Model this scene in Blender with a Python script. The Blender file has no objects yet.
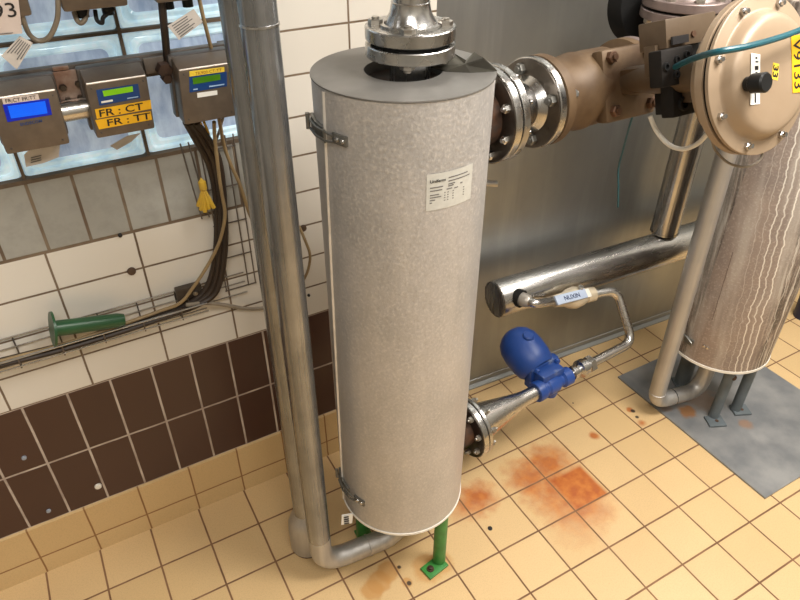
import bpy, bmesh, math, random
from mathutils import Vector, Matrix
random.seed(7)
PI = math.pi
U = 0.15                      # one floor tile = 15 cm; every coordinate below is in tiles
S = bpy.context.scene
COL = S.collection
V = Vector
def v3(p): return Vector((float(p[0]), float(p[1]), float(p[2])))

# ------------------------------------------------------------------ camera
F = 662.49
R0 = V((0.87189978, -0.48968111, 0.00178759)); R1 = V((-0.28633517, -0.51278754, -0.80935845)); R2 = V((0.3972442, 0.7051676, -0.58731227))
CP = V((2.38197324, -9.86360589, 11.93276356))
cd = bpy.data.cameras.new('camera'); cam = bpy.data.objects.new('camera', cd); COL.objects.link(cam)
cd.sensor_width = 36; cd.sensor_fit = 'HORIZONTAL'; cd.lens = F / 800 * 36; cd.clip_start = 0.02; cd.clip_end = 60
M = Matrix.Identity(4)
for i in range(3):
    M[i][0] = R0[i]; M[i][1] = -R1[i]; M[i][2] = -R2[i]; M[i][3] = CP[i] * U
cam.matrix_world = M
S.camera = cam
def ray(u, v): return R0 * ((u - 400) / F) + R1 * ((v - 300) / F) + R2
def at(u, v, **k):            # measured point: where a sight line meets a plane x=, y= or z=
    d = ray(u, v); (a, val), = k.items(); i = 'xyz'.index(a)
    return CP + d * ((val - CP[i]) / d[i])
def atp(u, v, p, n):
    d = ray(u, v); return CP + d * ((p - CP).dot(n) / d.dot(n))

# ------------------------------------------------------------------ materials
MATS = {}
class NT:
    def __init__(s, name):
        s.m = bpy.data.materials.new(name); s.m.use_nodes = True; s.t = s.m.node_tree; s.n = s.t.nodes
        s.b = s.n['Principled BSDF']; s.l = s.t.links; MATS[name] = s.m
    def node(s, k, **kw):
        n = s.n.new(k)
        for a, b in kw.items(): setattr(n, a, b)
        return n
    def put(s, sock, val):
        if isinstance(val, bpy.types.NodeSocket): s.l.new(val, sock)
        else: sock.default_value = val
    def math(s, op, a, b=0.0, c=0.0, clamp=False):
        n = s.node('ShaderNodeMath', operation=op); n.use_clamp = clamp
        s.put(n.inputs[0], a); s.put(n.inputs[1], b); s.put(n.inputs[2], c); return n.outputs[0]
    def coord(s, kind='Object', scale=(1, 1, 1), loc=(0, 0, 0)):
        c = s.node('ShaderNodeTexCoord'); m = s.node('ShaderNodeMapping'); s.l.new(c.outputs[kind], m.inputs[0])
        m.inputs['Scale'].default_value = scale; m.inputs['Location'].default_value = loc; return m.outputs[0]
    def pos(s, scale=(1, 1, 1)):
        g = s.node('ShaderNodeNewGeometry'); m = s.node('ShaderNodeMapping'); s.l.new(g.outputs['Position'], m.inputs[0])
        m.inputs['Scale'].default_value = scale; return m.outputs[0]
    def noise(s, vec, scale, detail=4, rough=.55, dist=0):
        n = s.node('ShaderNodeTexNoise'); s.l.new(vec, n.inputs['Vector']); n.inputs['Scale'].default_value = scale
        n.inputs['Detail'].default_value = detail; n.inputs['Roughness'].default_value = rough; n.inputs['Distortion'].default_value = dist
        return n.outputs[0]
    def ramp(s, f, a, b, lo=0., hi=1.):
        n = s.node('ShaderNodeMapRange'); s.put(n.inputs[0], f); n.inputs[1].default_value = a; n.inputs[2].default_value = b
        n.inputs[3].default_value = lo; n.inputs[4].default_value = hi; return n.outputs[0]
    def mix(s, f, a, b):
        n = s.node('ShaderNodeMix', data_type='RGBA'); s.put(n.inputs[0], f)
        for sk, x in ((n.inputs[6], a), (n.inputs[7], b)):
            if isinstance(x, bpy.types.NodeSocket): s.l.new(x, sk)
            else: sk.default_value = (*x[:3], 1)
        return n.outputs[2]
    def set(s, name, val):
        if isinstance(val, tuple): val = (*val[:3], 1)
        s.put(s.b.inputs[name], val)
    def bump(s, h, strength=.2, dist=.001):
        n = s.node('ShaderNodeBump'); n.inputs['Strength'].default_value = strength; n.inputs['Distance'].default_value = dist
        s.l.new(h, n.inputs['Height']); s.l.new(n.outputs[0], s.b.inputs['Normal'])

def simple(name, c, c2=None, metal=0., rough=.5, scale=20, stretch=(1, 1, 1), bump=0, lo=.35, hi=.65, rv=.0):
    t = NT(name); vec = t.coord(scale=stretch); n = t.noise(vec, scale, 5)
    t.set('Base Color', t.mix(t.ramp(n, lo, hi), c, c2 or tuple(x * .8 for x in c)))
    t.set('Metallic', float(metal)); t.set('Roughness', t.ramp(n, .3, .7, rough - rv, rough + rv) if rv else float(rough))
    if bump: t.bump(t.noise(vec, scale * 3, 4), bump, .0015)
    return t.m

def tilemat(name, ax, px, ox, py, oy, w, tile, tile2, grout, rough=.25, speck=0, groutb=None, extra=None, bumpd=.0015):
    """grid of tiles on a plane; ax = world axes used, pitches and offsets in metres"""
    t = NT(name); g = t.node('ShaderNodeNewGeometry'); sx = t.node('ShaderNodeSeparateXYZ'); t.l.new(g.outputs['Position'], sx.inputs[0])
    wob = t.noise(t.pos(), 14, 2)
    def line(sock, p, o):
        a = t.math('DIVIDE', t.math('SUBTRACT', sock, o), p)
        a = t.math('ADD', a, t.math('MULTIPLY', t.math('SUBTRACT', wob, .5), .012))
        fr = t.math('FRACT', a); d = t.math('MULTIPLY', t.math('MINIMUM', fr, t.math('SUBTRACT', 1., fr)), p)
        return t.math('FLOOR', a), d
    fa, da = line(sx.outputs[ax[0]], px, ox); fb, db = line(sx.outputs[ax[1]], py, oy)
    d = t.math('MINIMUM', da, db)
    gm = t.ramp(d, w * .5 + .0007, w * .5 - .0005)
    cv = t.node('ShaderNodeCombineXYZ'); t.l.new(fa, cv.inputs[0]); t.l.new(fb, cv.inputs[1])
    wn = t.node('ShaderNodeTexWhiteNoise'); t.l.new(cv.outputs[0], wn.inputs[0])
    big = t.noise(t.pos(), 5, 4)
    f = t.math('ADD', t.math('MULTIPLY', wn.outputs[0], .5), t.math('MULTIPLY', big, .5))
    col = t.mix(f, tile, tile2)
    if speck:
        sp = t.noise(t.pos(), 260, 2); col = t.mix(t.ramp(sp, .45, .75, 0, speck), col, tuple(c * .55 for c in tile))
    if extra: col = extra(t, col)
    gn = t.noise(t.pos(), 9, 3)
    gc = t.mix(t.ramp(gn, .4, .6), grout, groutb or grout)
    t.set('Base Color', t.mix(gm, col, gc))
    t.set('Roughness', t.ramp(gm, 0, 1, rough, .8))
    h = t.math('ADD', t.math('MULTIPLY', t.math('SUBTRACT', 1., gm), 1.), t.math('MULTIPLY', t.noise(t.pos(), 60, 2), .08))
    t.bump(h, .5, bumpd)
    return t.m

def blob(t, x, y, r, soft, wobble=.5, scale=25):
    g = t.node('ShaderNodeNewGeometry'); sx = t.node('ShaderNodeVectorMath', operation='SUBTRACT'); t.l.new(g.outputs['Position'], sx.inputs[0])
    sx.inputs[1].default_value = (x * U, y * U, 0)
    ln = t.node('ShaderNodeVectorMath', operation='LENGTH'); t.l.new(sx.outputs[0], ln.inputs[0])
    n = t.noise(t.pos(), scale, 4); d = t.math('ADD', ln.outputs['Value'], t.math('MULTIPLY', t.math('SUBTRACT', n, .5), r * U * wobble * 2))
    return t.ramp(d, r * U, r * U * (1 - soft))

def box_mask(t, x0, x1, y0, y1, e=.02):
    g = t.node('ShaderNodeNewGeometry'); sp = t.node('ShaderNodeSeparateXYZ'); t.l.new(g.outputs['Position'], sp.inputs[0])
    a = t.math('MINIMUM', t.ramp(sp.outputs[0], x0 * U, (x0 + e) * U), t.ramp(sp.outputs[0], x1 * U, (x1 - e) * U))
    b = t.math('MINIMUM', t.ramp(sp.outputs[1], y0 * U, (y0 + e) * U), t.ramp(sp.outputs[1], y1 * U, (y1 - e) * U))
    return t.math('MINIMUM', a, b)

RUST = (.36, .08, .014); RUST2 = (.50, .17, .035)
def floor_extra(t, col):
    n = t.noise(t.pos(), 30, 5)
    rust = t.mix(t.ramp(n, .35, .65), RUST, RUST2)
    # the strong rust tile, with its cloud around it
    def lay(c, mask, k, rc=rust): return t.mix(t.math('MULTIPLY', mask, t.math('MULTIPLY', t.ramp(n, .2, .6, .75, 1), k)), c, rc)
    p = at(577, 484, z=0)
    col = lay(col, box_mask(t, 10.0 - .03, 11.0 - .06, -4.0 - .1, -3.0 - .1, .10), 1.1)
    for (u, v, r, k, s) in ((550, 462, .65, .75, .8), (530, 478, .65, .7, .8), (555, 497, .75, .62, .9), (592, 505, .6, .5, .9), (575, 520, .75, .35, .9), (478, 497, .5, .8, .8),
                         (465, 507, .45, .5, .9), (594, 436, .14, .8, .7), (642, 423, .12, .7, .8), (630, 410, .1, .7, .5)):
        q = at(u, v, z=0); col = lay(col, blob(t, q.x, q.y, r * 1.1, s), min(1.2, k * 1.35))
    for (u, v, r, k) in ((378, 582, .26, .8), (388, 572, .26, .8), (372, 590, .25, .8), (407, 582, .12, .8), (428, 568, .36, .65), (440, 563, .30, .65)):
        q = at(u, v, z=0); col = lay(col, blob(t, q.x, q.y, r, .25, .35), k, (.48, .24, .07))
    for (u, v, r) in ((399, 567, .05), (409, 583, .06), (633, 411, .07), (637, 417, .06), (573, 403, .03)):
        q = at(u, v, z=0); col = t.mix(blob(t, q.x, q.y, r, .4, .4), col, (.05, .03, .02))
    d = t.noise(t.pos(), 3.2, 5); col = t.mix(t.ramp(d, .5, .8, 0, .22), col, (.42, .30, .17))
    return col
P = U
TF = tilemat('floor_tile', (0, 1), 1 * P, -.03 * P, 1 * P, -.04 * P, .0052, (.66, .46, .235), (.57, .385, .18), (.15, .07, .03), rough=.42, speck=.35, groutb=(.22, .11, .05), extra=floor_extra, bumpd=.001)
TSK = tilemat('skirting_tile', (0, 2), 1 * P, 0, 1.6 * P, .45 * P, .0045, (.62, .435, .215), (.55, .365, .165), (.28, .14, .05), rough=.35, speck=.3)
TBR = tilemat('brown_tile', (0, 2), .6945 * P, .075 * P, 1.39 * P, 1.28 * P, .0055, (.066, .029, .020), (.050, .022, .015), (.55, .47, .39), rough=.32, groutb=(.34, .27, .22))
TWH = tilemat('white_tile', (0, 2), 1.28 * P, .61 * P, .664 * P, 4.06 * P, .0048, (.70, .66, .59), (.66, .61, .53), (.13, .085, .05), rough=.28, groutb=(.2, .14, .09))
TGR = tilemat('grey_tile', (0, 2), .593 * P, 1.96 * P, 1.113 * P, 6.73 * P, .0065, (.41, .40, .36), (.25, .245, .22), (.12, .08, .05), rough=.5, groutb=(.2, .15, .1), extra=lambda t, c: t.mix(t.ramp(t.noise(t.pos(), 22, 6, .65), .45, .7, 0, .4), c, (.20, .195, .17)))

def metal(name, c, c2, rough=.28, rv=.08, stretch=(1, 1, .06), scale=60, bump=.05, metallic=1.):
    t = NT(name); vec = t.coord(scale=stretch); n = t.noise(vec, scale, 4); n2 = t.noise(t.coord(), 7, 4)
    t.set('Base Color', t.mix(t.ramp(t.math('ADD', t.math('MULTIPLY', n, .5), t.math('MULTIPLY', n2, .5)), .38, .62), c, c2))
    t.set('Metallic', metallic); t.set('Roughness', t.ramp(n, .3, .7, rough - rv, rough + rv)); t.bump(n, bump, .001)
    return t.m
STEEL = metal('stainless_steel', (.60, .59, .575), (.44, .43, .42), .24, .06)
STEELX = metal('stainless_run', (.66, .645, .62), (.46, .44, .415), .26, .05, stretch=(.1, 1, 1), bump=.015)
BRUSH = metal('brushed_pipe_steel', (.35, .355, .36), (.19, .193, .197), .26, .06, stretch=(1, 1, .02), scale=90, bump=.03, metallic=.85)
GALV = metal('weathered_pipe_steel', (.50, .485, .46), (.40, .385, .365), .5, .08, metallic=.75)
FLG = metal('machined_flange_steel', (.60, .585, .56), (.42, .41, .39), .26, .1, stretch=(1, 1, 1), scale=25)
DKFLG = metal('dark_flange_face', (.15, .13, .11), (.08, .065, .055), .35, .1, stretch=(1, 1, 1), scale=25)  # dark reflection on the flange faces put into the base colour
ZINCD = metal('dark_zinc', (.24, .235, .215), (.15, .145, .13), .4, .1, stretch=(1, 1, 1), scale=40, metallic=.7)
ZINC = metal('zinc_bolt', (.55, .52, .47), (.35, .32, .28), .35, .1, stretch=(1, 1, 1), scale=40)

t = NT('embossed_cladding'); vec = t.coord(); a = t.noise(vec, 150, 3); b = t.noise(vec, 5, 5); st = t.noise(t.coord(scale=(1, 1, .12)), 30, 4)
base = t.mix(t.ramp(b, .35, .65), (.52, .495, .475), (.43, .415, .40)); base = t.mix(t.ramp(st, .5, .75, 0, .35), base, (.60, .57, .53))
base = t.mix(t.ramp(a, .52, .70, 0, .38), base, (.74, .69, .62)); base = t.mix(t.ramp(a, .46, .34, 0, .2), base, (.29, .265, .24))  # pale flecks put the sparkle of the embossing into the colour
t.set('Base Color', base); t.set('Metallic', .45); t.set('Roughness', t.ramp(a, .3, .7, .34, .6)); t.bump(a, .6, .0015); CLAD = t.m

STREAKS = [(-146, .5, .2), (-139, .5, .25), (-132.5, .8, .62), (-126, .9, .5), (-119, .9, .68), (-104, .8, .4), (-92, 1.2, .5)]
t = NT('streaked_cladding')
oc = t.node('ShaderNodeTexCoord'); so = t.node('ShaderNodeSeparateXYZ'); t.l.new(oc.outputs['Object'], so.inputs[0])
ang = t.math('MULTIPLY', t.math('ARCTAN2', so.outputs[1], so.outputs[0]), 180 / PI)
ang = t.math('ADD', ang, t.math('MULTIPLY', t.math('SUBTRACT', t.math('DIVIDE', so.outputs[2], U), 4.), 4.8))
cvz = t.node('ShaderNodeCombineXYZ'); t.put(cvz.inputs[0], t.math('MULTIPLY', ang, .003)); t.put(cvz.inputs[2], t.math('MULTIPLY', so.outputs[2], .10))
cvw = t.node('ShaderNodeCombineXYZ'); t.put(cvw.inputs[0], t.math('MULTIPLY', ang, .0006)); t.put(cvw.inputs[2], so.outputs[2])
fine = t.noise(cvz.outputs[0], 70, 5, .6); wide = t.noise(cvz.outputs[0], 16, 3); a = t.noise(t.coord(), 150, 3); mot = t.noise(t.coord(), 6, 4)
wob = t.math('ADD', t.math('MULTIPLY', t.math('SUBTRACT', t.noise(cvw.outputs[0], 14, 3, .6), .5), 11.), t.math('MULTIPLY', t.math('SUBTRACT', t.noise(cvw.outputs[0], 60, 2), .5), 1.5))
base = t.mix(t.ramp(mot, .35, .65), (.33, .255, .205), (.26, .21, .18))
rgt = t.ramp(ang, -117, -106)      # the dirtier flank
base = t.mix(t.math('MULTIPLY', rgt, t.ramp(fine, .46, .56, 0, .95)), base, (.10, .08, .065))
base = t.mix(t.math('MULTIPLY', rgt, t.ramp(fine, .46, .38, 0, .7)), base, (.60, .57, .50))
base = t.mix(t.ramp(wide, .50, .66, 0, .55), base, (.50, .45, .39)); base = t.mix(t.ramp(fine, .56, .68, 0, .35), base, (.20, .15, .12))
for (k, w_, st_) in STREAKS:
    base = t.mix(t.math('MULTIPLY', t.ramp(t.math('ABSOLUTE', t.math('SUBTRACT', t.math('ADD', ang, wob), k)), w_, w_ * .4), st_), base, (.95, .90, .80))
base = t.mix(t.ramp(a, .52, .7, 0, .3), base, (.62, .56, .48))
t.set('Base Color', base); t.set('Metallic', .35); t.set('Roughness', .5); t.bump(a, .6, .0015); CLAD2 = t.m

t = NT('steel_sheet'); vec = t.coord(scale=(1, 1, .08)); n = t.noise(vec, 16, 5); n2 = t.noise(t.coord(scale=(1, 1, .6)), 2.2, 5)
base = t.mix(t.ramp(n2, .35, .65), (.37, .38, .37), (.28, .285, .28)); base = t.mix(t.ramp(n, .5, .75, 0, .4), base, (.47, .475, .46))
t.set('Base Color', base); t.set('Metallic', .85); t.set('Roughness', t.ramp(n2, .3, .7, .34, .5)); t.bump(n2, .25, .02); SHEET = t.m

CHEEK = simple('plate_cladding', (.22, .208, .19), (.175, .165, .15), metal=.5, rough=.5, scale=12)
BLACK = simple('black_plastic', (.012, .012, .012), (.02, .02, .02), rough=.35)
RUBBER = simple('black_rubber', (.008, .008, .008), (.015, .014, .013), rough=.7)
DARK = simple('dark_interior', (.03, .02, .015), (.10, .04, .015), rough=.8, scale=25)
BOXM = simple('bronze_enclosure', (.155, .118, .085), (.125, .095, .07), metal=.35, rough=.42, scale=40, bump=.08)
LIDM = simple('dark_enclosure', (.10, .085, .075), (.085, .07, .06), metal=.35, rough=.38, scale=40, bump=.05)
RAILM = simple('grey_rail', (.17, .145, .125), (.10, .08, .065), metal=.5, rough=.42, scale=20)
TAN = simple('tan_cast', (.13, .088, .052), (.09, .058, .032), metal=.15, rough=.5, scale=12, bump=.15, lo=.3, hi=.7)
TANR = simple('rusty_tan_cast', (.155, .098, .05), (.055, .026, .010), metal=.15, rough=.55, scale=9, bump=.3, lo=.3, hi=.7)
CREAM = simple('cream_housing', (.37, .275, .185), (.31, .22, .14), metal=.1, rough=.42, scale=7, lo=.3, hi=.75)
BLUE = simple('blue_enamel', (.010, .048, .22), (.016, .06, .26), rough=.42, scale=14, bump=.15)
BLUEW = simple('worn_blue_enamel', (.012, .05, .22), (.17, .21, .30), rough=.5, scale=26, bump=.2, lo=.52, hi=.68)
GREEN = simple('green_paint', (.03, .17, .03), (.045, .23, .045), rough=.4, scale=30, bump=.1)
DGREEN = simple('dark_green_plastic', (.013, .065, .022), (.018, .08, .028), rough=.35, scale=30)
GREY = simple('grey_paint', (.115, .135, .145), (.085, .10, .105), rough=.5, scale=16, bump=.1)
PINK = simple('dull_flange_casting', (.20, .15, .135), (.32, .25, .23), metal=.5, rough=.38, scale=14, bump=.1)
WHITE = simple('white_rim', (.8, .76, .68), (.72, .68, .6), rough=.45)
WLAB = simple('white_label', (.82, .80, .74), (.76, .74, .68), rough=.5)
PLABEL = simple('silver_label', (.50, .49, .44), (.55, .54, .49), rough=.35, metal=.1, scale=60)
PAPER = simple('paper', (.62, .52, .46), (.58, .48, .42), rough=.7)
TAGM = simple('tag_film', (.66, .60, .54), (.55, .50, .45), rough=.35, scale=30)
YEL = simple('yellow_label', (.86, .46, .012), (.80, .42, .012), rough=.4)
YEL2 = simple('pale_yellow_label', (.85, .62, .05), (.8, .55, .05), rough=.45)
INK = simple('black_ink', (.012, .01, .01), rough=.5)
GINK = simple('grey_ink', (.16, .15, .14), rough=.6)
BINK = simple('blue_panel', (.008, .045, .17), (.01, .055, .20), rough=.35)
PALEB = simple('pale_blue_print', (.35, .5, .7), rough=.5)
CABB = simple('brown_cable', (.035, .02, .011), (.022, .013, .008), rough=.5)
CABT = simple('tan_cable', (.30, .21, .10), (.24, .165, .08), rough=.5)
CABG = simple('grey_cable', (.28, .235, .18), (.22, .18, .13), rough=.5)
YELP = simple('yellow_plastic', (.58, .36, .03), (.45, .27, .03), rough=.4)
TEAL = simple('teal_hose', (.006, .075, .10), (.008, .09, .115), rough=.35)
HOSE = simple('white_hose', (.82, .80, .74), (.76, .73, .66), rough=.4)
VALVE = simple('cream_valve_body', (.62, .54, .40), (.50, .42, .30), metal=.3, rough=.4, scale=20)
HANDLE = simple('pale_blue_sleeve', (.45, .52, .64), (.38, .45, .58), rough=.4)
NAVY = simple('navy_plastic', (.008, .012, .05), rough=.5)
WALLP = simple('room_wall_paint', (.30, .285, .25), (.24, .23, .20), rough=.6, scale=4)
CEIL = simple('ceiling_paint', (.36, .345, .32), (.30, .29, .27), rough=.7, scale=4)
t = NT('floor_plate'); vec = t.pos(); n = t.noise(vec, 9, 6, .6); c = t.mix(t.ramp(n, .35, .68), (.20, .205, .21), (.30, .295, .285))
for (u, v, r, k) in ((687, 413, .26, .85), (745, 426, .2, .5), (700, 400, .5, .3), (665, 409, .2, .3)):
    q = at(u, v, z=0); c = t.mix(t.math('MULTIPLY', blob(t, q.x, q.y, r, .45, .5, 40), k), c, (.36, .16, .05))
t.set('Base Color', c); t.set('Roughness', t.ramp(n, .3, .7, .3, .5)); t.set('Metallic', .35); PLATE = t.m
def glow(name, c, e, c2=None, k=1.):
    t = NT(name); n = t.noise(t.coord(), 30, 3); cc = t.mix(t.ramp(n, .4, .6), c, c2 or c)
    t.set('Base Color', tuple(x * .25 for x in c)); t.l.new(cc, t.b.inputs['Emission Color']); t.set('Emission Strength', float(e)); t.set('Roughness', .3); return t.m
LCDB = glow('blue_screen', (.0, .12, .95), .85, (.0, .14, 1.))
LCDBD = glow('blue_screen_frame', (.0, .02, .5), .6)
LCDG = glow('green_screen', (.20, .48, .004), .8, (.22, .53, .01))
LCDD = glow('dim_green_screen', (.05, .17, .004), .8, (.07, .2, .006))
LAMP = glow('lamp_diffuser', (1, .93, .8), 4.)
# glass blocks: daylight glows through the window from outside
t = NT('glass_block'); vec = t.pos(scale=(1, 1, 1)); n = t.noise(vec, 9, 5, .6, .8); n2 = t.noise(t.pos(scale=(1, 1, .35)), 34, 4, .6)
cc = t.mix(t.ramp(n2, .35, .7), (.22, .29, .41), (.42, .50, .60)); cc = t.mix(t.ramp(n, .5, .75, 0, .6), cc, (.56, .68, .74))
t.set('Base Color', cc); t.l.new(cc, t.b.inputs['Emission Color']); t.set('Emission Strength', .55); t.set('Roughness', .12); t.bump(n, .6, .006)
t.b.inputs['Coat Weight'].default_value = .5; GLASS = t.m
t = NT('glass_block_rim'); n = t.noise(t.pos(), 20, 3); cc = t.mix(t.ramp(n, .35, .65), (.34, .50, .58), (.60, .74, .79))
t.set('Base Color', cc); t.l.new(cc, t.b.inputs['Emission Color']); t.set('Emission Strength', .6); t.set('Roughness', .1); GRIM = t.m

for k_ in ('black_rubber', 'black_cast_housing', 'black_plastic'):
    if k_ in MATS: MATS[k_].node_tree.nodes['Principled BSDF'].inputs['Specular IOR Level'].default_value = .2
# ------------------------------------------------------------------ mesh builder
def frame(n, hint=None):
    n = v3(n).normalized(); h = v3(hint) if hint is not None else (V((0, 0, 1)) if abs(n.z) < .9 else V((1, 0, 0)))
    a = h.cross(n).normalized(); return a, n.cross(a).normalized(), n
class MB:
    def __init__(s): s.v = []; s.f = []
    def add(s, vs, fs):
        o = len(s.v); s.v += [v3(x) for x in vs]; s.f += [tuple(i + o for i in f) for f in fs]; return s
    def lathe(s, c, n, prof, seg=48, hint=None, closed=False):
        """prof: list of (distance along n, radius)"""
        c = v3(c); a, b, n = frame(n, hint); vs = []; fs = []; rings = []
        for h, r in prof:
            if r < 1e-6: rings.append([len(vs)]); vs.append(c + n * h)
            else:
                rings.append(list(range(len(vs), len(vs) + seg)))
                for k in range(seg):
                    t = 2 * PI * k / seg; vs.append(c + n * h + (a * math.cos(t) + b * math.sin(t)) * r)
        pr = list(zip(rings, rings[1:])) + ([(rings[-1], rings[0])] if closed else [])
        for p, q in pr:
            for k in range(seg):
                k2 = (k + 1) % seg
                if len(p) == 1 and len(q) == 1: continue
                if len(p) == 1: fs.append((p[0], q[k], q[k2]) if 0 else (p[0], q[k2], q[k])[::-1])
                elif len(q) == 1: fs.append((p[k], p[k2], q[0]))
                else: fs.append((p[k], p[k2], q[k2], q[k]))
        return s.add(vs, fs)
    def cyl(s, a, b, r, r2=None, seg=32):
        a = v3(a); b = v3(b); L = (b - a).length; return s.lathe(a, b - a, [(0, 0), (0, r), (L, r if r2 is None else r2), (L, 0)], seg)
    def ring(s, c, n, h0, h1, ri, ro, seg=48, bev=.0):
        if bev: pr = [(h0, ri), (h0, ro - bev), (h0 + bev, ro), (h1 - bev, ro), (h1, ro - bev), (h1, ri)]
        else: pr = [(h0, ri), (h0, ro), (h1, ro), (h1, ri)]
        return s.lathe(c, n, pr, seg, closed=True)
    def tube(s, pts, r, seg=16, caps=True):
        pts = [v3(p) for p in pts]; n = len(pts); rs = r if isinstance(r, (list, tuple)) else [r] * n
        tan = [(pts[min(i + 1, n - 1)] - pts[max(i - 1, 0)]).normalized() for i in range(n)]
        a, b, _ = frame(tan[0]); vs = []; fs = []
        for i in range(n):
            if i:
                q = tan[i - 1].rotation_difference(tan[i]); a = q @ a; b = q @ b
            for k in range(seg):
                t = 2 * PI * k / seg; vs.append(pts[i] + (a * math.cos(t) + b * math.sin(t)) * rs[i])
        for i in range(n - 1):
            for k in range(seg): fs.append((i * seg + k, i * seg + (k + 1) % seg, (i + 1) * seg + (k + 1) % seg, (i + 1) * seg + k))
        if caps: fs.append(tuple(reversed(range(seg)))); fs.append(tuple((n - 1) * seg + k for k in range(seg)))
        return s.add(vs, fs)
    def box(s, c, size, ax=None):
        c = v3(c); X, Y, Z = [v3(q).normalized() for q in ax] if ax else (V((1, 0, 0)), V((0, 1, 0)), V((0, 0, 1)))
        h = [x / 2 for x in size]
        vs = [c + X * (i * h[0]) + Y * (j * h[1]) + Z * (k * h[2]) for i in (-1, 1) for j in (-1, 1) for k in (-1, 1)]
        return s.add(vs, [(0, 1, 3, 2), (4, 6, 7, 5), (0, 4, 5, 1), (2, 3, 7, 6), (0, 2, 6, 4), (1, 5, 7, 3)])
    def span(s, lo, hi): 
        return s.box([(a + b) / 2 for a, b in zip(lo, hi)], [abs(b - a) for a, b in zip(lo, hi)])
    def prism(s, pts, d):
        """polygon of 3D points pushed along vector d"""
        pts = [v3(p) for p in pts]; d = v3(d); n = len(pts)
        return s.add(pts + [p + d for p in pts], [tuple(reversed(range(n))), tuple(range(n, 2 * n))] + [(i, (i + 1) % n, n + (i + 1) % n, n + i) for i in range(n)])
    def quad(s, pts, d=None):
        return s.prism(pts, d) if d is not None else s.add(pts, [tuple(range(len(pts)))])
    def build(s, name, m, parent=None, bevel=0, smooth=35, mats=None, fm=None, subsurf=0):
        me = bpy.data.meshes.new(name); o = bpy.data.objects.new(name, me); COL.objects.link(o)
        org = V((0, 0, 0))
        if parent is not None:
            o.parent = parent; q = parent
            while q is not None: org = org + q.location / U; q = q.parent
        me.from_pydata([(p - org) * U for p in s.v], [], s.f); me.validate()
        bm = bmesh.new(); bm.from_mesh(me)
        bmesh.ops.recalc_face_normals(bm, faces=bm.faces)
        if bevel:
            es = [e for e in bm.edges if len(e.link_faces) == 2 and e.calc_face_angle(0) > .6]
            bmesh.ops.bevel(bm, geom=es, offset=bevel * U, segments=2, affect='EDGES', profile=.6, clamp_overlap=True)
        bm.to_mesh(me); bm.free()
        for f in me.polygons: f.use_smooth = True
        me.set_sharp_from_angle(angle=math.radians(smooth))
        if mats:
            for x in mats: me.materials.append(x)
            if fm:
                for i, f in enumerate(me.polygons): f.material_index = fm(i)
        else: me.materials.append(m)
        if subsurf:
            md = o.modifiers.new('s', 'SUBSURF'); md.levels = md.render_levels = subsurf
        if parent is None and name.split('_')[0] not in ('wall', 'floor', 'ceiling', 'baseboard', 'trim', 'window'):
            # put the origin of a one-mesh thing at its own middle
            c = sum((v.co for v in me.vertices), V((0, 0, 0))) / max(1, len(me.vertices))
            me.transform(Matrix.Translation(-c)); o.location = c
        return o
def thing(name, label, cat, loc=(0, 0, 0), group=None):
    o = bpy.data.objects.new(name, None); COL.objects.link(o); o.location = v3(loc) * U; o.empty_display_size = .05
    return tag(o, label, cat, group)
def tag(o, label, cat, group=None, kind=None):
    o['label'] = label; o['category'] = cat
    if group: o['group'] = group
    if kind: o['kind'] = kind
    return o
def plabel(o, s): o['label'] = s; return o
def struct(o): o['kind'] = 'structure'; return o
def fillet(pts, R, k=8):
    pts = [v3(p) for p in pts]; out = [pts[0]]; Rs = R if isinstance(R, (list, tuple)) else [R] * (len(pts) - 2)
    for i in range(1, len(pts) - 1):
        p, a, b = pts[i], pts[i - 1], pts[i + 1]; u = (a - p); w = (b - p); lu, lw = u.length, w.length; u.normalize(); w.normalize()
        ang = u.angle(w); t = min(Rs[i - 1] / math.tan(ang / 2), lu * .49, lw * .49)
        s, e = p + u * t, p + w * t
        for j in range(k + 1):
            x = j / k; out.append(s * (1 - x) ** 2 + p * (2 * x * (1 - x)) * 1.0 + e * x * x)
    out.append(pts[-1]); return out
def smoothpts(pts, k=8):
    pts = [v3(p) for p in pts]; q = [pts[0] * 2 - pts[1]] + pts + [pts[-1] * 2 - pts[-2]]; out = []
    for i in range(1, len(q) - 2):
        for j in range(k):
            t = j / k; a, b, c, d = q[i - 1], q[i], q[i + 1], q[i + 2]
            out.append(.5 * ((2 * b) + (c - a) * t + (2 * a - 5 * b + 4 * c - d) * t * t + (3 * b - a - 3 * c + d) * t ** 3))
    out.append(pts[-1]); return out
def hexnut(mb, c, n, r, h, hint=None): return mb.lathe(c, n, [(0, 0), (0, r), (h * .85, r), (h, r * .85), (h, 0)], 6, hint)
def bolt(c, n, r, through, parent, m=None, name='bolt', head=.09):
    """a through bolt: head in front of c along n, nut behind"""
    mb = MB(); n = v3(n).normalized(); c = v3(c)
    hexnut(mb, c, n, r, head); mb.cyl(c - n * (through + head * 1.5), c + n * head * 1.35, r * .52, seg=12); hexnut(mb, c - n * through, -n, r, head)
    return mb.build(name, m or ZINC, parent)
def flange_bolts(c, n, R, num, r, through, parent, ph=0., m=None):
    a, b, n = frame(n)
    for k in range(num):
        t = ph + 2 * PI * k / num; bolt(v3(c) + (a * math.cos(t) + b * math.sin(t)) * R, n, r, through, parent, m)
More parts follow.
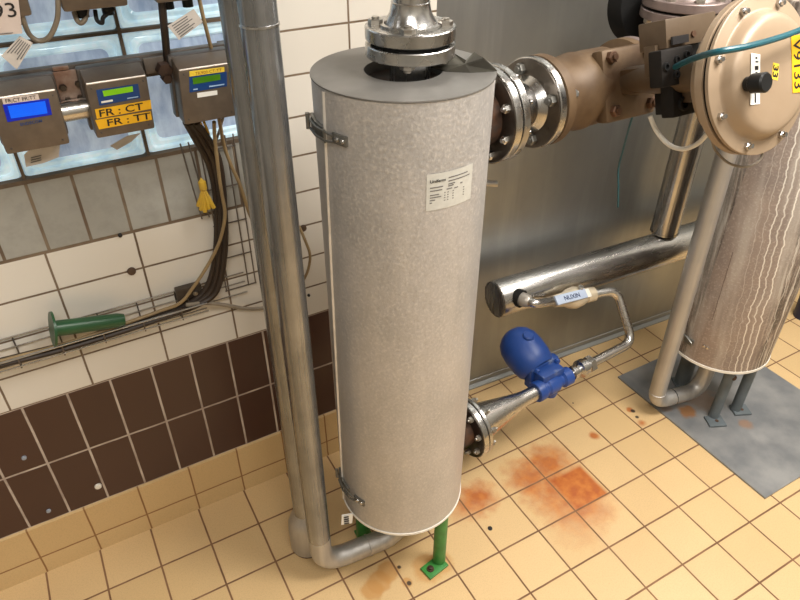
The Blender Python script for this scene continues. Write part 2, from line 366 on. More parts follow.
def text(s, name, m, parent, org, X, Y, h, n, width=None, depth=.004, wrap=None, bold=0.0):
    """flat lettering: org = lower left, X/Y unit directions, h = capital height, width = total width"""
    cu = bpy.data.curves.new(name, 'FONT'); cu.body = s; cu.size = 1; cu.resolution_u = 3; cu.offset = bold
    o = bpy.data.objects.new(name, cu); COL.objects.link(o); bpy.context.view_layer.update()
    me = bpy.data.meshes.new_from_object(o.evaluated_get(bpy.context.evaluated_depsgraph_get())); bpy.data.objects.remove(o)
    xs = [v.co.x for v in me.vertices]; w = max(xs) - min(xs); x0 = min(xs); sy = h / .72; sx = width / w if width else sy
    mb = MB(); org = v3(org); X = v3(X).normalized(); Y = v3(Y).normalized(); n = v3(n).normalized()
    if wrap: vs = [wrap((v.co.x - x0) * sx, v.co.y * sy) for v in me.vertices]
    else: vs = [org + X * ((v.co.x - x0) * sx) + Y * (v.co.y * sy) + n * depth for v in me.vertices]
    mb.add(vs, [tuple(p.vertices) for p in me.polygons])
    return mb.build(name, m, parent)

# ------------------------------------------------------------------ the room
XL, XR, YF, ZC = -5.5, 24.0, -19.0, 20.0
def slab(name, lo, hi, m): return struct(MB().span(lo, hi).build(name, m))
slab('floor', (XL, YF, -.3), (XR, 1.2, 0), TF)
slab('ceiling', (XL, YF, ZC), (XR, 1.2, ZC + .3), CEIL)
slab('wall_left', (XL - .3, YF, 0), (XL, 1.2, ZC), WALLP)
slab('wall_right', (XR, YF, 0), (XR + .3, 1.2, ZC), WALLP)
slab('wall_front', (XL, YF - .3, 0), (XR, YF, ZC), WALLP)
# tiled back wall: bands, with the opening of the glass-block window left free
WX0, WX1, WZ0, WZ1 = -1.39, 5.33, 7.84, 15.0
TX = 8.62
mb = MB(); fm = []
def band(x0, x1, z0, z1, k): mb.span((x0, 0, z0), (x1, 1.0, z1)); fm.extend([k] * 6)
band(XL, TX, 0, 1.28, 0); band(XL, TX, 1.28, 4.06, 1); band(XL, TX, 4.06, 6.73, 2)
band(XL, WX1, 6.73, WZ0, 3); band(WX1, TX, 6.73, WZ1, 2); band(XL, WX0, WZ0, WZ1, 2); band(XL, TX, WZ1, ZC, 2)
w = mb.build('wall_back', None, mats=[TWH, TBR, TWH, TGR], fm=lambda i: fm[i]); struct(w)
# yellow skirting tiles with a rounded foot
mb = MB(); prof = [(0, 1.28), (-.045, 1.26), (-.05, .45), (-.055, .42), (-.055, .12), (-.07, .02), (-.07, -.02), (0, -.02)]
mb.prism([(XL, y, z) for y, z in prof], (TX - XL, 0, 0)); struct(mb.build('baseboard_back', TSK, smooth=50))
# steel sheet wall, slightly turned towards the room
def sy(x): return .25 - .0546 * (x - 10.11)
SD = V((1, -.0546, 0)).normalized(); SN = V((-.0546, -1, 0)).normalized()
mb = MB(); x0, x1 = TX, XR; mb.prism([(x0, sy(x0), 0), (x1, sy(x1), 0), (x1, 1.2, 0), (x0, 1.2, 0)], (0, 0, ZC)); struct(mb.build('wall_steel', SHEET))
mb = MB(); mb.prism([(x0, sy(x0), .0), (x0, sy(x0) - .13, .0), (x0, sy(x0) - .13, .03), (x0, sy(x0) - .03, .07), (x0, sy(x0) - .025, .20), (x0, sy(x0), .21)], V((x1 - x0, sy(x1) - sy(x0), 0)))
struct(mb.build('baseboard_steel', simple('skirting_steel', (.40, .41, .40), (.33, .34, .33), metal=.8, rough=.35, scale=2)))

# ------------------------------------------------------------------ window of glass blocks
win = struct(MB().span((WX0, .55, WZ0), (WX1, .62, WZ1)).build('window_1', simple('window_mortar', (.16, .11, .07), (.11, .08, .055), rough=.8)))
gx = [1.97 + 1.685 * k for k in (-2, -1, 0, 1, 2)]; gz = [7.86, 9.63, 11.40, 13.17]
fr = MB()
for x in gx[1:-1]: fr.span((x - .02, .02, WZ0), (x + .02, .56, WZ1))
for z in gz[1:]: fr.span((WX0, .03, z - .02), (WX1, .56, z + .02))
fr.span((WX0, -.01, WZ0 - .02), (WX1, .5, WZ0 + .04)); fr.build('window_frame', MATS['window_mortar'], win)
for i in range(4):
    for j in range(3):
        a, b = gx[i] + .02, gx[i + 1] - .02; c, d = gz[j] + .02, gz[j + 1] - .02
        if a > WX1: continue
        mb = MB(); fmat = []
        def rect(y, m, r):    # rounded rectangle ring at depth y, inset m
            out = []
            for (cx, cz, t0) in ((b - m - r, d - m - r, 0), (a + m + r, d - m - r, 90), (a + m + r, c + m + r, 180), (b - m - r, c + m + r, 270)):
                for k in range(5):
                    t = math.radians(t0 + k * 22.5); out.append(V((cx + r * math.cos(t), y, cz + r * math.sin(t))))
            return out
        rings = [rect(.5, 0, .02), rect(.12, 0, .04), rect(.06, .02, .05), rect(.06, .06, .08), rect(.10, .085, .10), rect(.08, .12, .10), rect(.08, .15, .10), rect(.12, .18, .10)]
        vs = [p for r in rings for p in r]; n = 20; fs = []
        for q in range(len(rings) - 1):
            for k in range(n): fs.append((q * n + k, q * n + (k + 1) % n, (q + 1) * n + (k + 1) % n, (q + 1) * n + k))
        fs.append(tuple((len(rings) - 1) * n + k for k in range(n))); mb.add(vs, fs)
        nf = len(fs)
        g = mb.build('glass_block', None, win, mats=[GRIM, GLASS], fm=lambda i: 1 if i == nf - 1 else 0)

# ------------------------------------------------------------------ big insulated vessel
A0 = V((6.41, -2.78, 0)); RV = 1.118; ZB, ZT = 1.71, 9.47
def cylpt(deg, z, r=RV, c=A0): return V((c.x + r * math.cos(math.radians(deg)), c.y + r * math.sin(math.radians(deg)), z))
def patch(mb, a0, a1, z0, z1, r, c=A0, n=10, th=.0):
    """curved plate on a vertical cylinder"""
    vs = []; fs = []
    for i in range(n + 1):
        a = a0 + (a1 - a0) * i / n
        vs += [cylpt(a, z0, r, c), cylpt(a, z1, r, c)]
    for i in range(n): fs.append((2 * i, 2 * i + 2, 2 * i + 3, 2 * i + 1))
    if th:
        k = len(vs)
        for i in range(n + 1):
            a = a0 + (a1 - a0) * i / n; vs += [cylpt(a, z0, r - th, c), cylpt(a, z1, r - th, c)]
        for i in range(n): fs += [(k + 2 * i, k + 2 * i + 1, k + 2 * i + 3, k + 2 * i + 2), (2 * i, k + 2 * i, k + 2 * i + 2, 2 * i + 2), (2 * i + 1, 2 * i + 3, k + 2 * i + 3, k + 2 * i + 1)]
        fs += [(0, 1, k + 1, k), (2 * n, k + 2 * n, k + 2 * n + 1, 2 * n + 1)]
    return mb.add(vs, fs)
T1 = thing('insulated_vessel', 'tall grey embossed-metal insulated vessel standing on green legs in the middle', 'tank', (A0.x, A0.y, 0))
MB().lathe(A0, (0, 0, 1), [(ZB + .12, .0), (ZB + .12, RV - .05), (ZB, RV - .03), (ZB, RV), (ZT - .02, RV)], 128).build('shell', CLAD, T1)
plabel(MB().lathe(A0, (0, 0, 1), [(ZB - .012, RV - .05), (ZB - .012, RV + .012), (ZB + .035, RV + .012), (ZB + .035, RV - .05)], 128, closed=True).build('bottom_rim', WHITE, T1), 'white rim around the lower edge')
MB().lathe(A0, (0, 0, 1), [(ZT - .15, .475), (ZT, .475), (ZT + .010, .48), (ZT + .010, RV - .01), (ZT + .004, RV + .010), (ZT - .012, RV + .012), (ZT - .014, RV)], 128).build('top_plate', CHEEK, T1)
MB().lathe(A0, (0, 0, 1), [(ZT - .16, 0), (ZT - .14, .40), (ZT - .12, .48)], 48).build('insulation', simple('insulation_pit', (.05, .05, .047), (.13, .06, .03), rough=.7, scale=14), T1)
# seams on the left of the shell
mb = MB(); z = ZB
n = 24; vs = []; fs = []
for i in range(n + 1):
    zz = ZB + .02 + (ZT - ZB - .06) * i / n; aa = 169.5 + (187.0 - 169.5) * i / n
    vs += [cylpt(aa - .9, zz, RV + .002), cylpt(aa - .5, zz, RV + .03), cylpt(aa + .5, zz, RV + .03), cylpt(aa + .9, zz, RV + .002)]
for i in range(n):
    for k in range(3): fs.append((4 * i + k, 4 * i + k + 1, 4 * i + 5 + k, 4 * i + 4 + k))
mb.add(vs, fs); mb.build('seam', simple('seam_edge', (.72, .69, .64), metal=.4, rough=.35), T1)
for zz, tilt in ((8.93, 0), (2.32, 0)):
    L = MB(); patch(L, 194, 206, zz - .065, zz + .065, RV + .03, th=.04)
    lt = L.build('latch', ZINCD, T1, bevel=.01)
    m2 = MB(); patch(m2, 160, 186, zz - .10, zz + .08, RV + .045, th=.05); m2.build('catch', ZINCD, lt, bevel=.01)
    m3 = MB()
    for q in (-.055, .055): m3.tube([cylpt(168, zz + q, RV + .07), cylpt(180, zz + q, RV + .08), cylpt(190, zz + q, RV + .07), cylpt(196, zz + q * .7, RV + .05)], .016, 8)
    m3.tube([cylpt(190, zz - .08, RV + .07), cylpt(190, zz + .08, RV + .07)], .016, 8)
    m3.tube([cylpt(163, zz - .1, RV + .08), cylpt(163, zz + .1, RV + .08)], .03, 8); m3.build('bail', ZINCD, lt)
    m4 = MB()
    for a in (198.5, 203): m4.lathe(cylpt(a, zz, RV + .03), cylpt(a, 0, 1, V((0, 0, 0))), [(0, .035), (.02, .03), (.03, 0)], 10)
    m4.build('rivet', STEEL, lt)
# rating label
lab = MB(); patch(lab, -105.2, -71.2, 8.125, 8.60, RV + .006, n=16); lab = plabel(lab.build('rating_label', PLABEL, T1), 'pale printed rating label')
def lb(mbx, a0, a1, z, h=.014): patch(mbx, a0, a1, z - h / 2, z + h / 2, RV + .010, n=4)
w0 = lambda x, y: cylpt(-103.2 + x / RV * 180 / PI, 8.488 + y, RV + .011)
text('Uniferm', 'label_heading', INK, lab, (0, 0, 0), (1, 0, 0), (0, 0, 1), .04, (0, -1, 0), width=.20, wrap=w0, bold=.02)
mb = MB()
for (a0, a1, z) in ((-91, -76, 8.52), (-91, -74, 8.475), (-91, -86, 8.437), (-103, -94.5, 8.425), (-91, -87, 8.412), (-103, -95, 8.385), (-92, -88, 8.375), (-86.5, -83.5, 8.365), (-82, -80, 8.405),
                    (-103, -97, 8.33), (-103, -95.5, 8.297), (-103, -99.5, 8.262), (-103, -101.5, 8.228)): lb(mb, a0, a1, z)
for k in range(4):
    for a in (-93.6, -91.4, -87.6, -79.2): lb(mb, a, a + 1.0, 8.335 - .033 * k, .012)
mb.build('label_print', GINK, lab)
# little tab on the right flank, a slotted tag by the bottom left
mb = MB(); d = V((math.cos(math.radians(-38)), math.sin(math.radians(-38)), 0)); mb.box(cylpt(-38, 8.05, RV + .07), (.16, .09, .05), (d, V((-d.y, d.x, 0)), (0, 0, 1))); mb.build('side_tab', ZINC, T1, bevel=.008)
tg = at(347, 519, y=-3.0); mb = MB(); tgx = V((.93, -.3, 0)); mb.box(tg, (.2, .02, .26), (tgx, V((.3, .93, 0)), V((.1, 0, 1))))
sl = mb.build('slotted_tab', WLAB, T1); mb = MB()
for k in range(4): mb.box(tg + V((-.02, -.02, -.09 + .06 * k)), (.09, .01, .025), (tgx, V((.3, .93, 0)), V((.2, 0, 1))))
mb.build('slot', INK, sl)
for (x, y, rr) in ((6.8, -3.62, .125), (5.72, -2.45, .14), (7.15, -2.1, .125)):
    lg = MB().cyl((x, y, .04), (x, y, ZB + .15), rr).build('leg', GREEN, T1)
    if x > 6.5 and y < -3:
        cx, cy = 6.645, -3.70
        fp = MB().box((cx, cy, .03), (.48, .30, .05), (V((.94, .17, 0)), V((-.17, .94, 0)), (0, 0, 1))).build('foot_plate', GREEN, lg, bevel=.008)
        MB().lathe((cx - .1, cy - .01, .055), (0, 0, 1), [(0, .075), (.02, .07), (.02, .04), (.06, .04), (.07, 0)], 14).build('anchor_bolt', simple('rusty_bolt', (.12, .06, .04), (.05, .03, .02), metal=.5), lg)
    else: MB().box((x + .05, y + .1, .03), (.3, .3, .05)).build('foot_plate', GREEN, lg, bevel=.008)
# nozzles
def onaxis(s, ang, z): return V((A0.x + s * math.cos(ang), A0.y + s * math.sin(ang), z))
AU, AL = .101, .077
NU = V((math.cos(AU), math.sin(AU), 0)); NL = V((math.cos(AL), math.sin(AL), 0))
BU = onaxis(0, AU, 8.6); BL = onaxis(0, AL, 2.3)
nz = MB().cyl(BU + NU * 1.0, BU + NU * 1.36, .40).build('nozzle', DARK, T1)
fl = MB().ring(BU, NU, 1.37, 1.49, .1, .67, 72, .012).build('upper_flange', FLG, T1)
MB().ring(BU, NU, 1.355, 1.37, .1, .645, 64).build('flange_face', DKFLG, fl)
flange_bolts(BU + NU * 1.37, -NU, .54, 8, .062, .27, fl, ph=PI / 8 + .1, m=FLG)
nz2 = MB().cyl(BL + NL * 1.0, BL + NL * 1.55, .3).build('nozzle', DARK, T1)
fl2 = MB().ring(BL, NL, 1.50, 1.62, .1, .60, 72, .012).build('lower_flange', FLG, T1)
MB().ring(BL, NL, 1.485, 1.50, .1, .575, 64).build('flange_face', DKFLG, fl2)
flange_bolts(BL + NL * 1.50, -NL, .48, 8, .062, .27, fl2, ph=PI / 8)
# top nozzle flange
TN = V((6.48, -2.82, 0))
MB().lathe(TN, (0, 0, 1), [(ZT - .15, .25), (9.6, .25), (9.66, .30)], 40).build('neck', BRUSH, T1)
fl3 = MB().ring(TN, (0, 0, 1), 9.655, 9.80, .15, .535, 80, .012).build('top_flange', FLG, T1)
# grey torn flap lying on the top plate
mb = MB(); pts = [(430, 66), (452, 52), (466, 60), (474, 52), (484, 58), (497, 70), (470, 72), (446, 71)]
zs = [9.5, 9.60, 9.62, 9.70, 9.66, 9.50, 9.49, 9.49]
pp = [at(u, v, z=z) for (u, v), z in zip(pts, zs)]
cc = at(465, 64, z=9.58); mb.add(pp + [cc] + [p + V((0, 0, -.015)) for p in pp] + [cc + V((0, 0, -.015))], [(i, (i + 1) % 8, 8) for i in range(8)] + [(9 + (i + 1) % 8, 9 + i, 17) for i in range(8)] + [(i, 9 + i, 9 + (i + 1) % 8, (i + 1) % 8) for i in range(8)])
tag(mb.build('insulation_flap', simple('foil_rag', (.085, .08, .06), (.055, .05, .04), rough=.55, metal=.2), None, smooth=15), 'dark crumpled foil flap lying on the back edge of the vessel top', 'foil')

# inlet pipe on top
ip = thing('flanged_inlet_pipe', 'polished vertical steel pipe bolted down on top of the tall vessel', 'pipe', (TN.x, TN.y, 9.82))
MB().lathe(TN, (0, 0, 1), [(10.02, .31), (10.04, .30), (10.13, .245), (10.23, .225), (10.245, .228), (10.255, .215), (ZC, .215)], 48).build('pipe', STEEL, ip)
uf = MB().ring(TN, (0, 0, 1), 9.845, 9.995, .2, .535, 80, .012).build('flange', FLG, ip)
MB().ring(TN, (0, 0, 1), 9.80, 9.845, .15, .47, 60).build('gasket', RUBBER, ip)
MB().ring(TN, (0, 0, 1), 9.995, 10.02, .2, .37, 60).build('raised_hub', FLG, ip)
for k in range(4):
    t = math.radians(-124 + 90 * k); bolt(TN + V((math.cos(t) * .41, math.sin(t) * .41, 9.995)), (0, 0, 1), .088, .34, uf, ZINC, head=.06)

# spool between the vessel flange and the valve
sp = thing('flanged_spool', 'short shiny stainless spool piece between the vessel flange and the tan valve', 'pipe', BU + NU * 1.9)
f1 = MB().ring(BU, NU, 1.515, 1.63, .2, .67, 72, .012).build('flange', FLG, sp)
MB().ring(BU, NU, 1.49, 1.515, .2, .62, 60).build('gasket', RUBBER, sp)
MB().lathe(BU, NU, [(1.63, .46), (1.70, .40), (1.8, .32), (2.1, .32), (2.17, .38), (2.22, .42)], 48).build('pipe', STEEL, sp)
f2 = MB().ring(BU, NU, 2.22, 2.34, .2, .65, 72, .012).build('flange', FLG, sp)
MB().ring(BU, NU, 2.205, 2.22, .3, .63, 60).build('flange_face', metal('dull_flange_face', (.24, .21, .18), (.15, .13, .11), .35, .1, stretch=(1, 1, 1), scale=25), f2)
MB().ring(BU, NU, 2.34, 2.365, .2, .6, 60).build('gasket', RUBBER, sp)
flange_bolts(BU + NU * 2.22, -NU, .50, 4, .085, .34, f2, ph=PI / 8, m=ZINCD)

# ------------------------------------------------------------------ tan control valve
cv = thing('control_valve', 'rusty tan pneumatic control valve with a big round actuator head', 'valve', BU + NU * 3.3)
vb = MB().lathe(BU, NU, [(2.37, .25), (2.37, .64), (2.375, .65), (2.52, .65), (2.53, .60), (2.56, .53), (2.75, .50), (2.95, .53), (3.0, .56), (3.15, .575), (3.25, .56), (3.5, .56), (3.8, .55), (4.0, .46), (4.12, .44), (4.16, .58), (4.17, .61), (4.32, .61), (4.32, .25)], 64).build('valve_body', TANR, cv)
SNn = V((0, -1, .37)).normalized(); SB = V((0, .37, 1)).normalized(); SX = V((1, 0, 0))
B0 = BU + NU * 3.80
def st(x, b, l): return B0 + SX * x + SB * b + SNn * l
MB().box(st(-.02, -.02, .47), (1.0, 1.04, .24), (SX, SB, SNn)).build('bonnet_flange', TANR, cv, bevel=.07)
MB().box(st(0, 0, .95), (.40, .36, .95), (SX, SB, SNn)).build('bonnet_rib', TANR, cv, bevel=.05)
for x in (-.34, .34):
    for b in (-.36, .36): 
        mb = MB(); hexnut(mb, st(x * 1.08, b * 1.05, .585), SNn, .09, .09); mb.cyl(st(x * 1.08, b * 1.05, .58), st(x * 1.08, b * 1.05, .71), .045, seg=12); mb.build('bolt', simple('rusty_nut', (.16, .08, .045), (.09, .05, .03), metal=.5, rough=.5) if 'rusty_nut' not in MATS else MATS['rusty_nut'], cv)
for l in (.68, .84, 1.0): MB().cyl(st(-.195, .02, l), st(-.206, .02, l), .026, seg=10).build('oil_hole', INK, cv)
YK = MB().cyl(st(0, 0, .5), st(-.25, 0, 2.1), .20, .22)
YK.box(st(.0, -.1, 1.7), (.4, .5, .5), (SX, SB, SNn)); YK.build('yoke', TAN, cv, bevel=.02)
DC = V((10.45, -4.731, 9.313)); DX = SX; DB = V((0, .34700888, .93786184)); DN = DX.cross(DB); DN = DN if DN.y < 0 else -DN
MB().lathe(DC, DN, [(-.75, 0), (-.75, .20), (-.62, .30), (-.5, .62), (-.36, .78), (-.16, .80), (-.16, .95), (-.155, .965), (-.06, .965), (-.055, .95), (-.05, .9)], 96).build('actuator_back', CREAM, cv)
MB().lathe(DC, DN, [(-.05, .2), (-.05, .935), (-.01, .935), (-.01, .2)], 96, closed=True).build('diaphragm', RUBBER, cv)
hs = MB().lathe(DC, DN, [(-.01, .5), (-.01, .955), (.0, .97), (.045, .97), (.055, .955), (.055, .80), (.065, .785), (.10, .765), (.17, .735), (.215, .70), (.24, .64), (.25, .55), (.255, .40), (.258, .2), (.258, 0)], 96).build('actuator_cover', CREAM, cv)
for k in range(8):
    t = math.radians(22.5 + 45 * k + 2); c = DC + (DX * math.cos(t) + DB * math.sin(t)) * .87 + DN * .055
    mb = MB(); hexnut(mb, c, DN, .052, .05); mb.cyl(c, c + DN * .09, .03, seg=10); mb.lathe(c - DN * .20, -DN, [(0, 0), (0, .05), (.05, .05), (.05, 0)], 6); mb.cyl(c - DN * .2, c, .028, seg=8)
    plabel(mb.build('cover_bolt', WLAB if False else STEEL, hs), 'bright cover bolt')
mb = MB(); e = DC + (DX * .0 + DB * .93); mb.box(e + DB * .09 + DN * .02, (.20, .24, .1), (DX, DB, DN)); mb.build('lifting_lug', CREAM, hs, bevel=.02)
TP = DC + DN * .258
def dq(px): return [atp(u, v, TP, DN) for u, v in px]
kb = atp(747, 84, TP, DN)
kn = MB().lathe(kb, DN, [(0, 0), (0, .085), (.06, .09), (.08, .115), (.235, .118), (.255, .10), (.255, 0)], 32)
plabel(kn.build('knob', BLACK, cv), 'black plastic knob')
st1 = MB().quad(dq([(751, 53), (760, 54.5), (759.6, 104), (750.2, 105)]), DN * .004).build('indicator_sticker', WLAB, cv)
for (u0, v0, u1, v1) in ((755, 57, 757, 59), (755, 61, 758, 62.5), (754.5, 66, 758, 70), (755, 72, 757, 74), (754.3, 92, 755.7, 103)):
    MB().quad([p + DN * .006 for p in dq([(u0, v0), (u1, v0), (u1, v1), (u0, v1)])]).build('sticker_print', INK, st1)
def downtext(s, px, m, name, parent, lift=.006, bold=0., inset=(.06, .15)):
    """px: corners top-left, top-right, bottom-right, bottom-left of a label read from top to bottom"""
    a, b, c, d = [v3(p) for p in dq(px)]
    X = (d - a); Y = (b - a); w = X.length; h = Y.length; X.normalize(); Y.normalize()
    text(s, name, m, parent, a + X * (w * inset[0]) + Y * (h * inset[1]) , X, Y, h * (1 - 2 * inset[1]), DN, width=w * (1 - 2 * inset[0]), depth=lift, bold=bold)
px = [(791, 36), (803, 34), (803.5, 92), (792.5, 93)]
s2 = plabel(MB().quad(dq(px), DN * .004).build('valve_number_label', YEL, cv), 'yellow label reading V9133')
downtext('V9133', px, INK, 'lettering', s2, bold=.01)
px = [(773, 62.5), (779, 64), (777.5, 80.5), (771.5, 79)]
s3 = plabel(MB().quad(dq(px), DN * .004).build('number_sticker', YEL2, cv), 'small pale yellow sticker reading 33')
downtext('33', px, INK, 'lettering', s3, bold=.03, inset=(.12, .08))
# positioner and bracket
CAST = simple('black_cast_housing', (.014, .011, .009), (.008, .007, .006), rough=.65, bump=.2)
CAST.node_tree.nodes['Principled BSDF'].inputs['Specular IOR Level'].default_value = .2
pc0 = at(687, 95, y=-4.05); pc1 = at(678, 66, y=-4.05)
ps = MB().box(pc0 + SX * .03 - SNn * .11, (.58, .22, .52), (SX, -SNn, SB)).build('positioner', CAST, cv, bevel=.03)
MB().box(pc1 - SNn * .11, (.58, .22, .46), (SX, -SNn, SB)).build('positioner_head', CAST, cv, bevel=.03)
plabel(MB().box(pc0 + SX * .30 - SNn * .42 + SB * .22, (.46, .40, .95), (SX, -SNn, SB)).build('black_filler', BLACK, cv, bevel=.02), 'black block behind the dark housing')  # black filler block closing the gap beside the housing
MB().lathe(pc0 + SX * -.08 - SB * .10, SNn, [(0, .10), (.04, .095), (.04, .06), (.0, .055), (.0, 0)], 20).build('port', BLACK, ps)
plabel(MB().lathe(pc0 + SX * .16 - SB * .02, SNn, [(0, .02), (.015, .015), (.015, 0)], 10).build('screw', STEEL, ps), 'bright screw')
for (x, b) in ((-.22, .02), (-.02, .08), (.16, .12), (-.04, -.10), (.2, -.06)): MB().lathe(pc1 + SX * x + SB * b, SNn, [(0, .055), (.03, .05), (.03, .03), (.0, .03), (.0, 0)], 14).build('port', BLACK, ps)
plabel(MB().lathe(pc0 + SX * -.03 + SB * .17, SNn, [(0, .045), (.05, .045), (.05, .022), (.02, .022), (.02, 0)], 14).build('fitting', STEEL, ps), 'bright metal fitting')
bk = at(684, 37, y=-3.72)
bb_ = MB().box(bk + V((.12, .22, .0)), (.95, .46, .36), (SX, -SNn, SB)).build('bracket', TAN, cv, bevel=.015)
MB().box(bk + SX * -.16 - SB * .02 + SNn * .07, (.30, .03, .10), (SX, -SNn, SB)).build('slot', INK, bb_)
for x in (-.36, .10): MB().box(bk + V((x, .12, -.30)), (.10, .2, .40), (SX, -SNn, SB)).build('bracket_leg', TAN, cv, bevel=.01)
MB().lathe(bk + SX * .14 + SB * .02, SNn, [(0, .04), (.05, .04), (.05, 0)], 12).build('bolt', MATS['rusty_nut'], cv)
# hoses
def hose(name, pts, r, m, label, cat='hose', k=8, group=None, seg=10):
    return tag(MB().tube(smoothpts(pts, k), r, seg).build(name, m), label, cat, group)
hose('teal_air_hose', [at(675, 67, y=-4.12), at(690, 60, y=-4.5), at(712, 53, y=-5.15), at(745, 47, y=-5.3), at(775, 39, y=-5.2), at(800, 30, y=-5.1), at(840, 12, y=-5.0)], .036, TEAL, 'teal air hose running across the front of the round actuator head')
hose('white_air_hose', [at(650, 116, y=-3.5), at(656, 130, y=-3.6), at(668, 144, y=-3.8), at(682, 149, y=-4.0), at(697, 144, y=-4.2), at(710, 131, y=-4.4)], .034, HOSE, 'white air hose looping down between the positioner and the round head')
hose('thin_teal_tube', [at(634, 112, y=-2.5), at(629, 128, y=-2.3), at(623, 150, y=-1.9), at(618.5, 168, y=-1.7), at(618.3, 188, y=-1.7), at(618, 207, y=-1.7)], .018, TEAL, 'thin teal tube hanging down beneath the tan valve body')
hose('thin_brown_cable', [at(712, 140, y=-4.5), at(716, 151, y=-4.55), at(727, 162, y=-4.7), at(740, 166.5, y=-4.8), at(752, 165, y=-4.85), at(761, 158, y=-4.85), at(763, 146, y=-4.8)], .018, CABG, 'thin brown cable looping under the round actuator head', 'cable')

# outlet elbow with flanges behind the valve
oe = thing('outlet_elbow_pipe', 'pinkish steel elbow with bolted flanges rising behind the tan valve', 'pipe', BU + NU * 5)
e0 = BU + NU * 4.34; e1 = BU + NU * 5.5
MB().ring(BU, NU, 4.34, 4.46, .2, .61, 60, .01).build('flange', PINK, oe)
MB().tube(fillet([BU + NU * 4.46, e1, V((e1.x, e1.y, 9.36))], .45, 10), .34, 32).build('elbow', PINK, oe)
q = V((e1.x, e1.y, 0))
ofl = MB().ring(q, (0, 0, 1), 9.36, 9.50, .2, .66, 60, .012).build('flange', PINK, oe)
MB().ring(q, (0, 0, 1), 9.50, 9.54, .2, .58, 60).build('gasket', RUBBER, oe)
uf2 = MB().ring(q, (0, 0, 1), 9.54, 9.68, .2, .66, 60, .012).build('flange', PINK, oe)
MB().lathe(q, (0, 0, 1), [(9.68, .5), (9.75, .42), (9.95, .34), (ZC, .34)], 40).build('pipe', PINK, oe)
flange_bolts(q + V((0, 0, 9.68)), (0, 0, 1), .54, 8, .07, .31, uf2, ph=.3)
# black round cover behind
c = at(650, 6, y=-1.5)
tag(MB().lathe(c, (-.15, -1, .25), [(-.35, 0), (-.35, .60), (-.1, .62), (0, .58), (.02, .4), (.03, 0)], 48).build('black_pipe_cover', RUBBER), 'round black rubber cover in the shadow behind the tan valve', 'cover')

# ------------------------------------------------------------------ left twin pipes
p1 = thing('elbow_drain_pipe', 'front brushed steel pipe dropping from above and bending in under the vessel', 'pipe', (4.68, -2.775, 0))
pts = fillet([V((4.68, -2.775, ZC)), V((4.68, -2.775, .40)), V((6.30, -2.92, .42)), V((6.40, -2.85, ZB + .1))], [.50, .50], 12)
MB().tube([pts[0], V((4.68, -2.775, 1.25))], .203, 40).build('pipe', BRUSH, p1)
MB().tube([V((4.68, -2.775, 1.25))] + pts[1:], .203, 40).build('elbow', GALV, p1)
d = (V((6.30, -2.92, .42)) - V((4.68, -2.775, .40))).normalized()
def weld(c, n, r, parent, m=None): return MB().lathe(c, n, [(-.02, r - .01), (-.012, r + .008), (.012, r + .008), (.02, r - .01)], 36).build('weld_seam', m or GALV, parent)
weld(V((4.68, -2.775, .40)) + d * .95, d, .208, p1); weld(V((4.68, -2.775, 10.2)), (0, 0, 1), .205, p1, STEEL)
p2 = thing('reducer_pipe', 'rear brushed steel pipe that widens just above the floor, behind the front one', 'pipe', (4.70, -2.0, 0))
MB().lathe((4.70, -2.0, 0), (0, 0, 1), [(1.1, .21), (ZC, .205)], 40).build('pipe', BRUSH, p2)
MB().lathe((4.70, -2.0, 0), (0, 0, 1), [(0.05, 0), (.05, .34), (.07, .355), (.60, .355), (.80, .34), (.95, .29), (1.02, .24), (1.1, .21)], 40).build('reducer', GALV, p2)
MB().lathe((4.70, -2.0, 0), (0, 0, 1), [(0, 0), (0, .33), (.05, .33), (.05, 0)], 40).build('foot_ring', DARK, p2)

# ------------------------------------------------------------------ header along the steel wall
H0 = V((9.97, -.62, 3.40)); HD = V((1, -.0546, 0)).normalized(); RH = .42
hp = thing('header_pipe', 'thick horizontal stainless header pipe running low along the steel wall', 'pipe', H0)
MB().lathe(H0, HD, [(0, RH - .02), (.015, RH), (.10, RH), (13.9, RH)], 64).build('pipe', STEELX, hp)
MB().lathe(H0, -HD, [(-.02, RH - .02), (0, RH - .03), (.012, RH - .05), (.012, 0)], 64).build('end_cap', BRUSH, hp)
SP = V((10.36, -1.03, 3.55)); SPN = V((.30, -1, .12)).normalized()
mb = MB().lathe(SP, SPN, [(-.12, .20), (.03, .20), (.03, .17), (-.08, .16), (-.08, 0)], 28); plabel(mb.build('socket', RUBBER, hp), 'dark socket hole rim')
cp = thing('clad_riser_pipe', 'shiny clad vertical pipe coming down onto the header pipe', 'pipe', (14.85, -.78, 3.8))
MB().lathe((14.85, -.80, 0), (0, 0, 1), [(3.88, .18), (3.86, .30), (3.86, .325), (ZC, .325)], 48).build('cladding', STEEL, cp)
MB().lathe((14.85, -.80, 0), (0, 0, 1), [(3.845, .27), (3.845, .335), (3.89, .335)], 48).build('end_ring', FLG, cp)
MB().cyl((14.85, -.80, 3.6), (14.85, -.80, 4.0), .17).build('inner_pipe', DARK, cp)

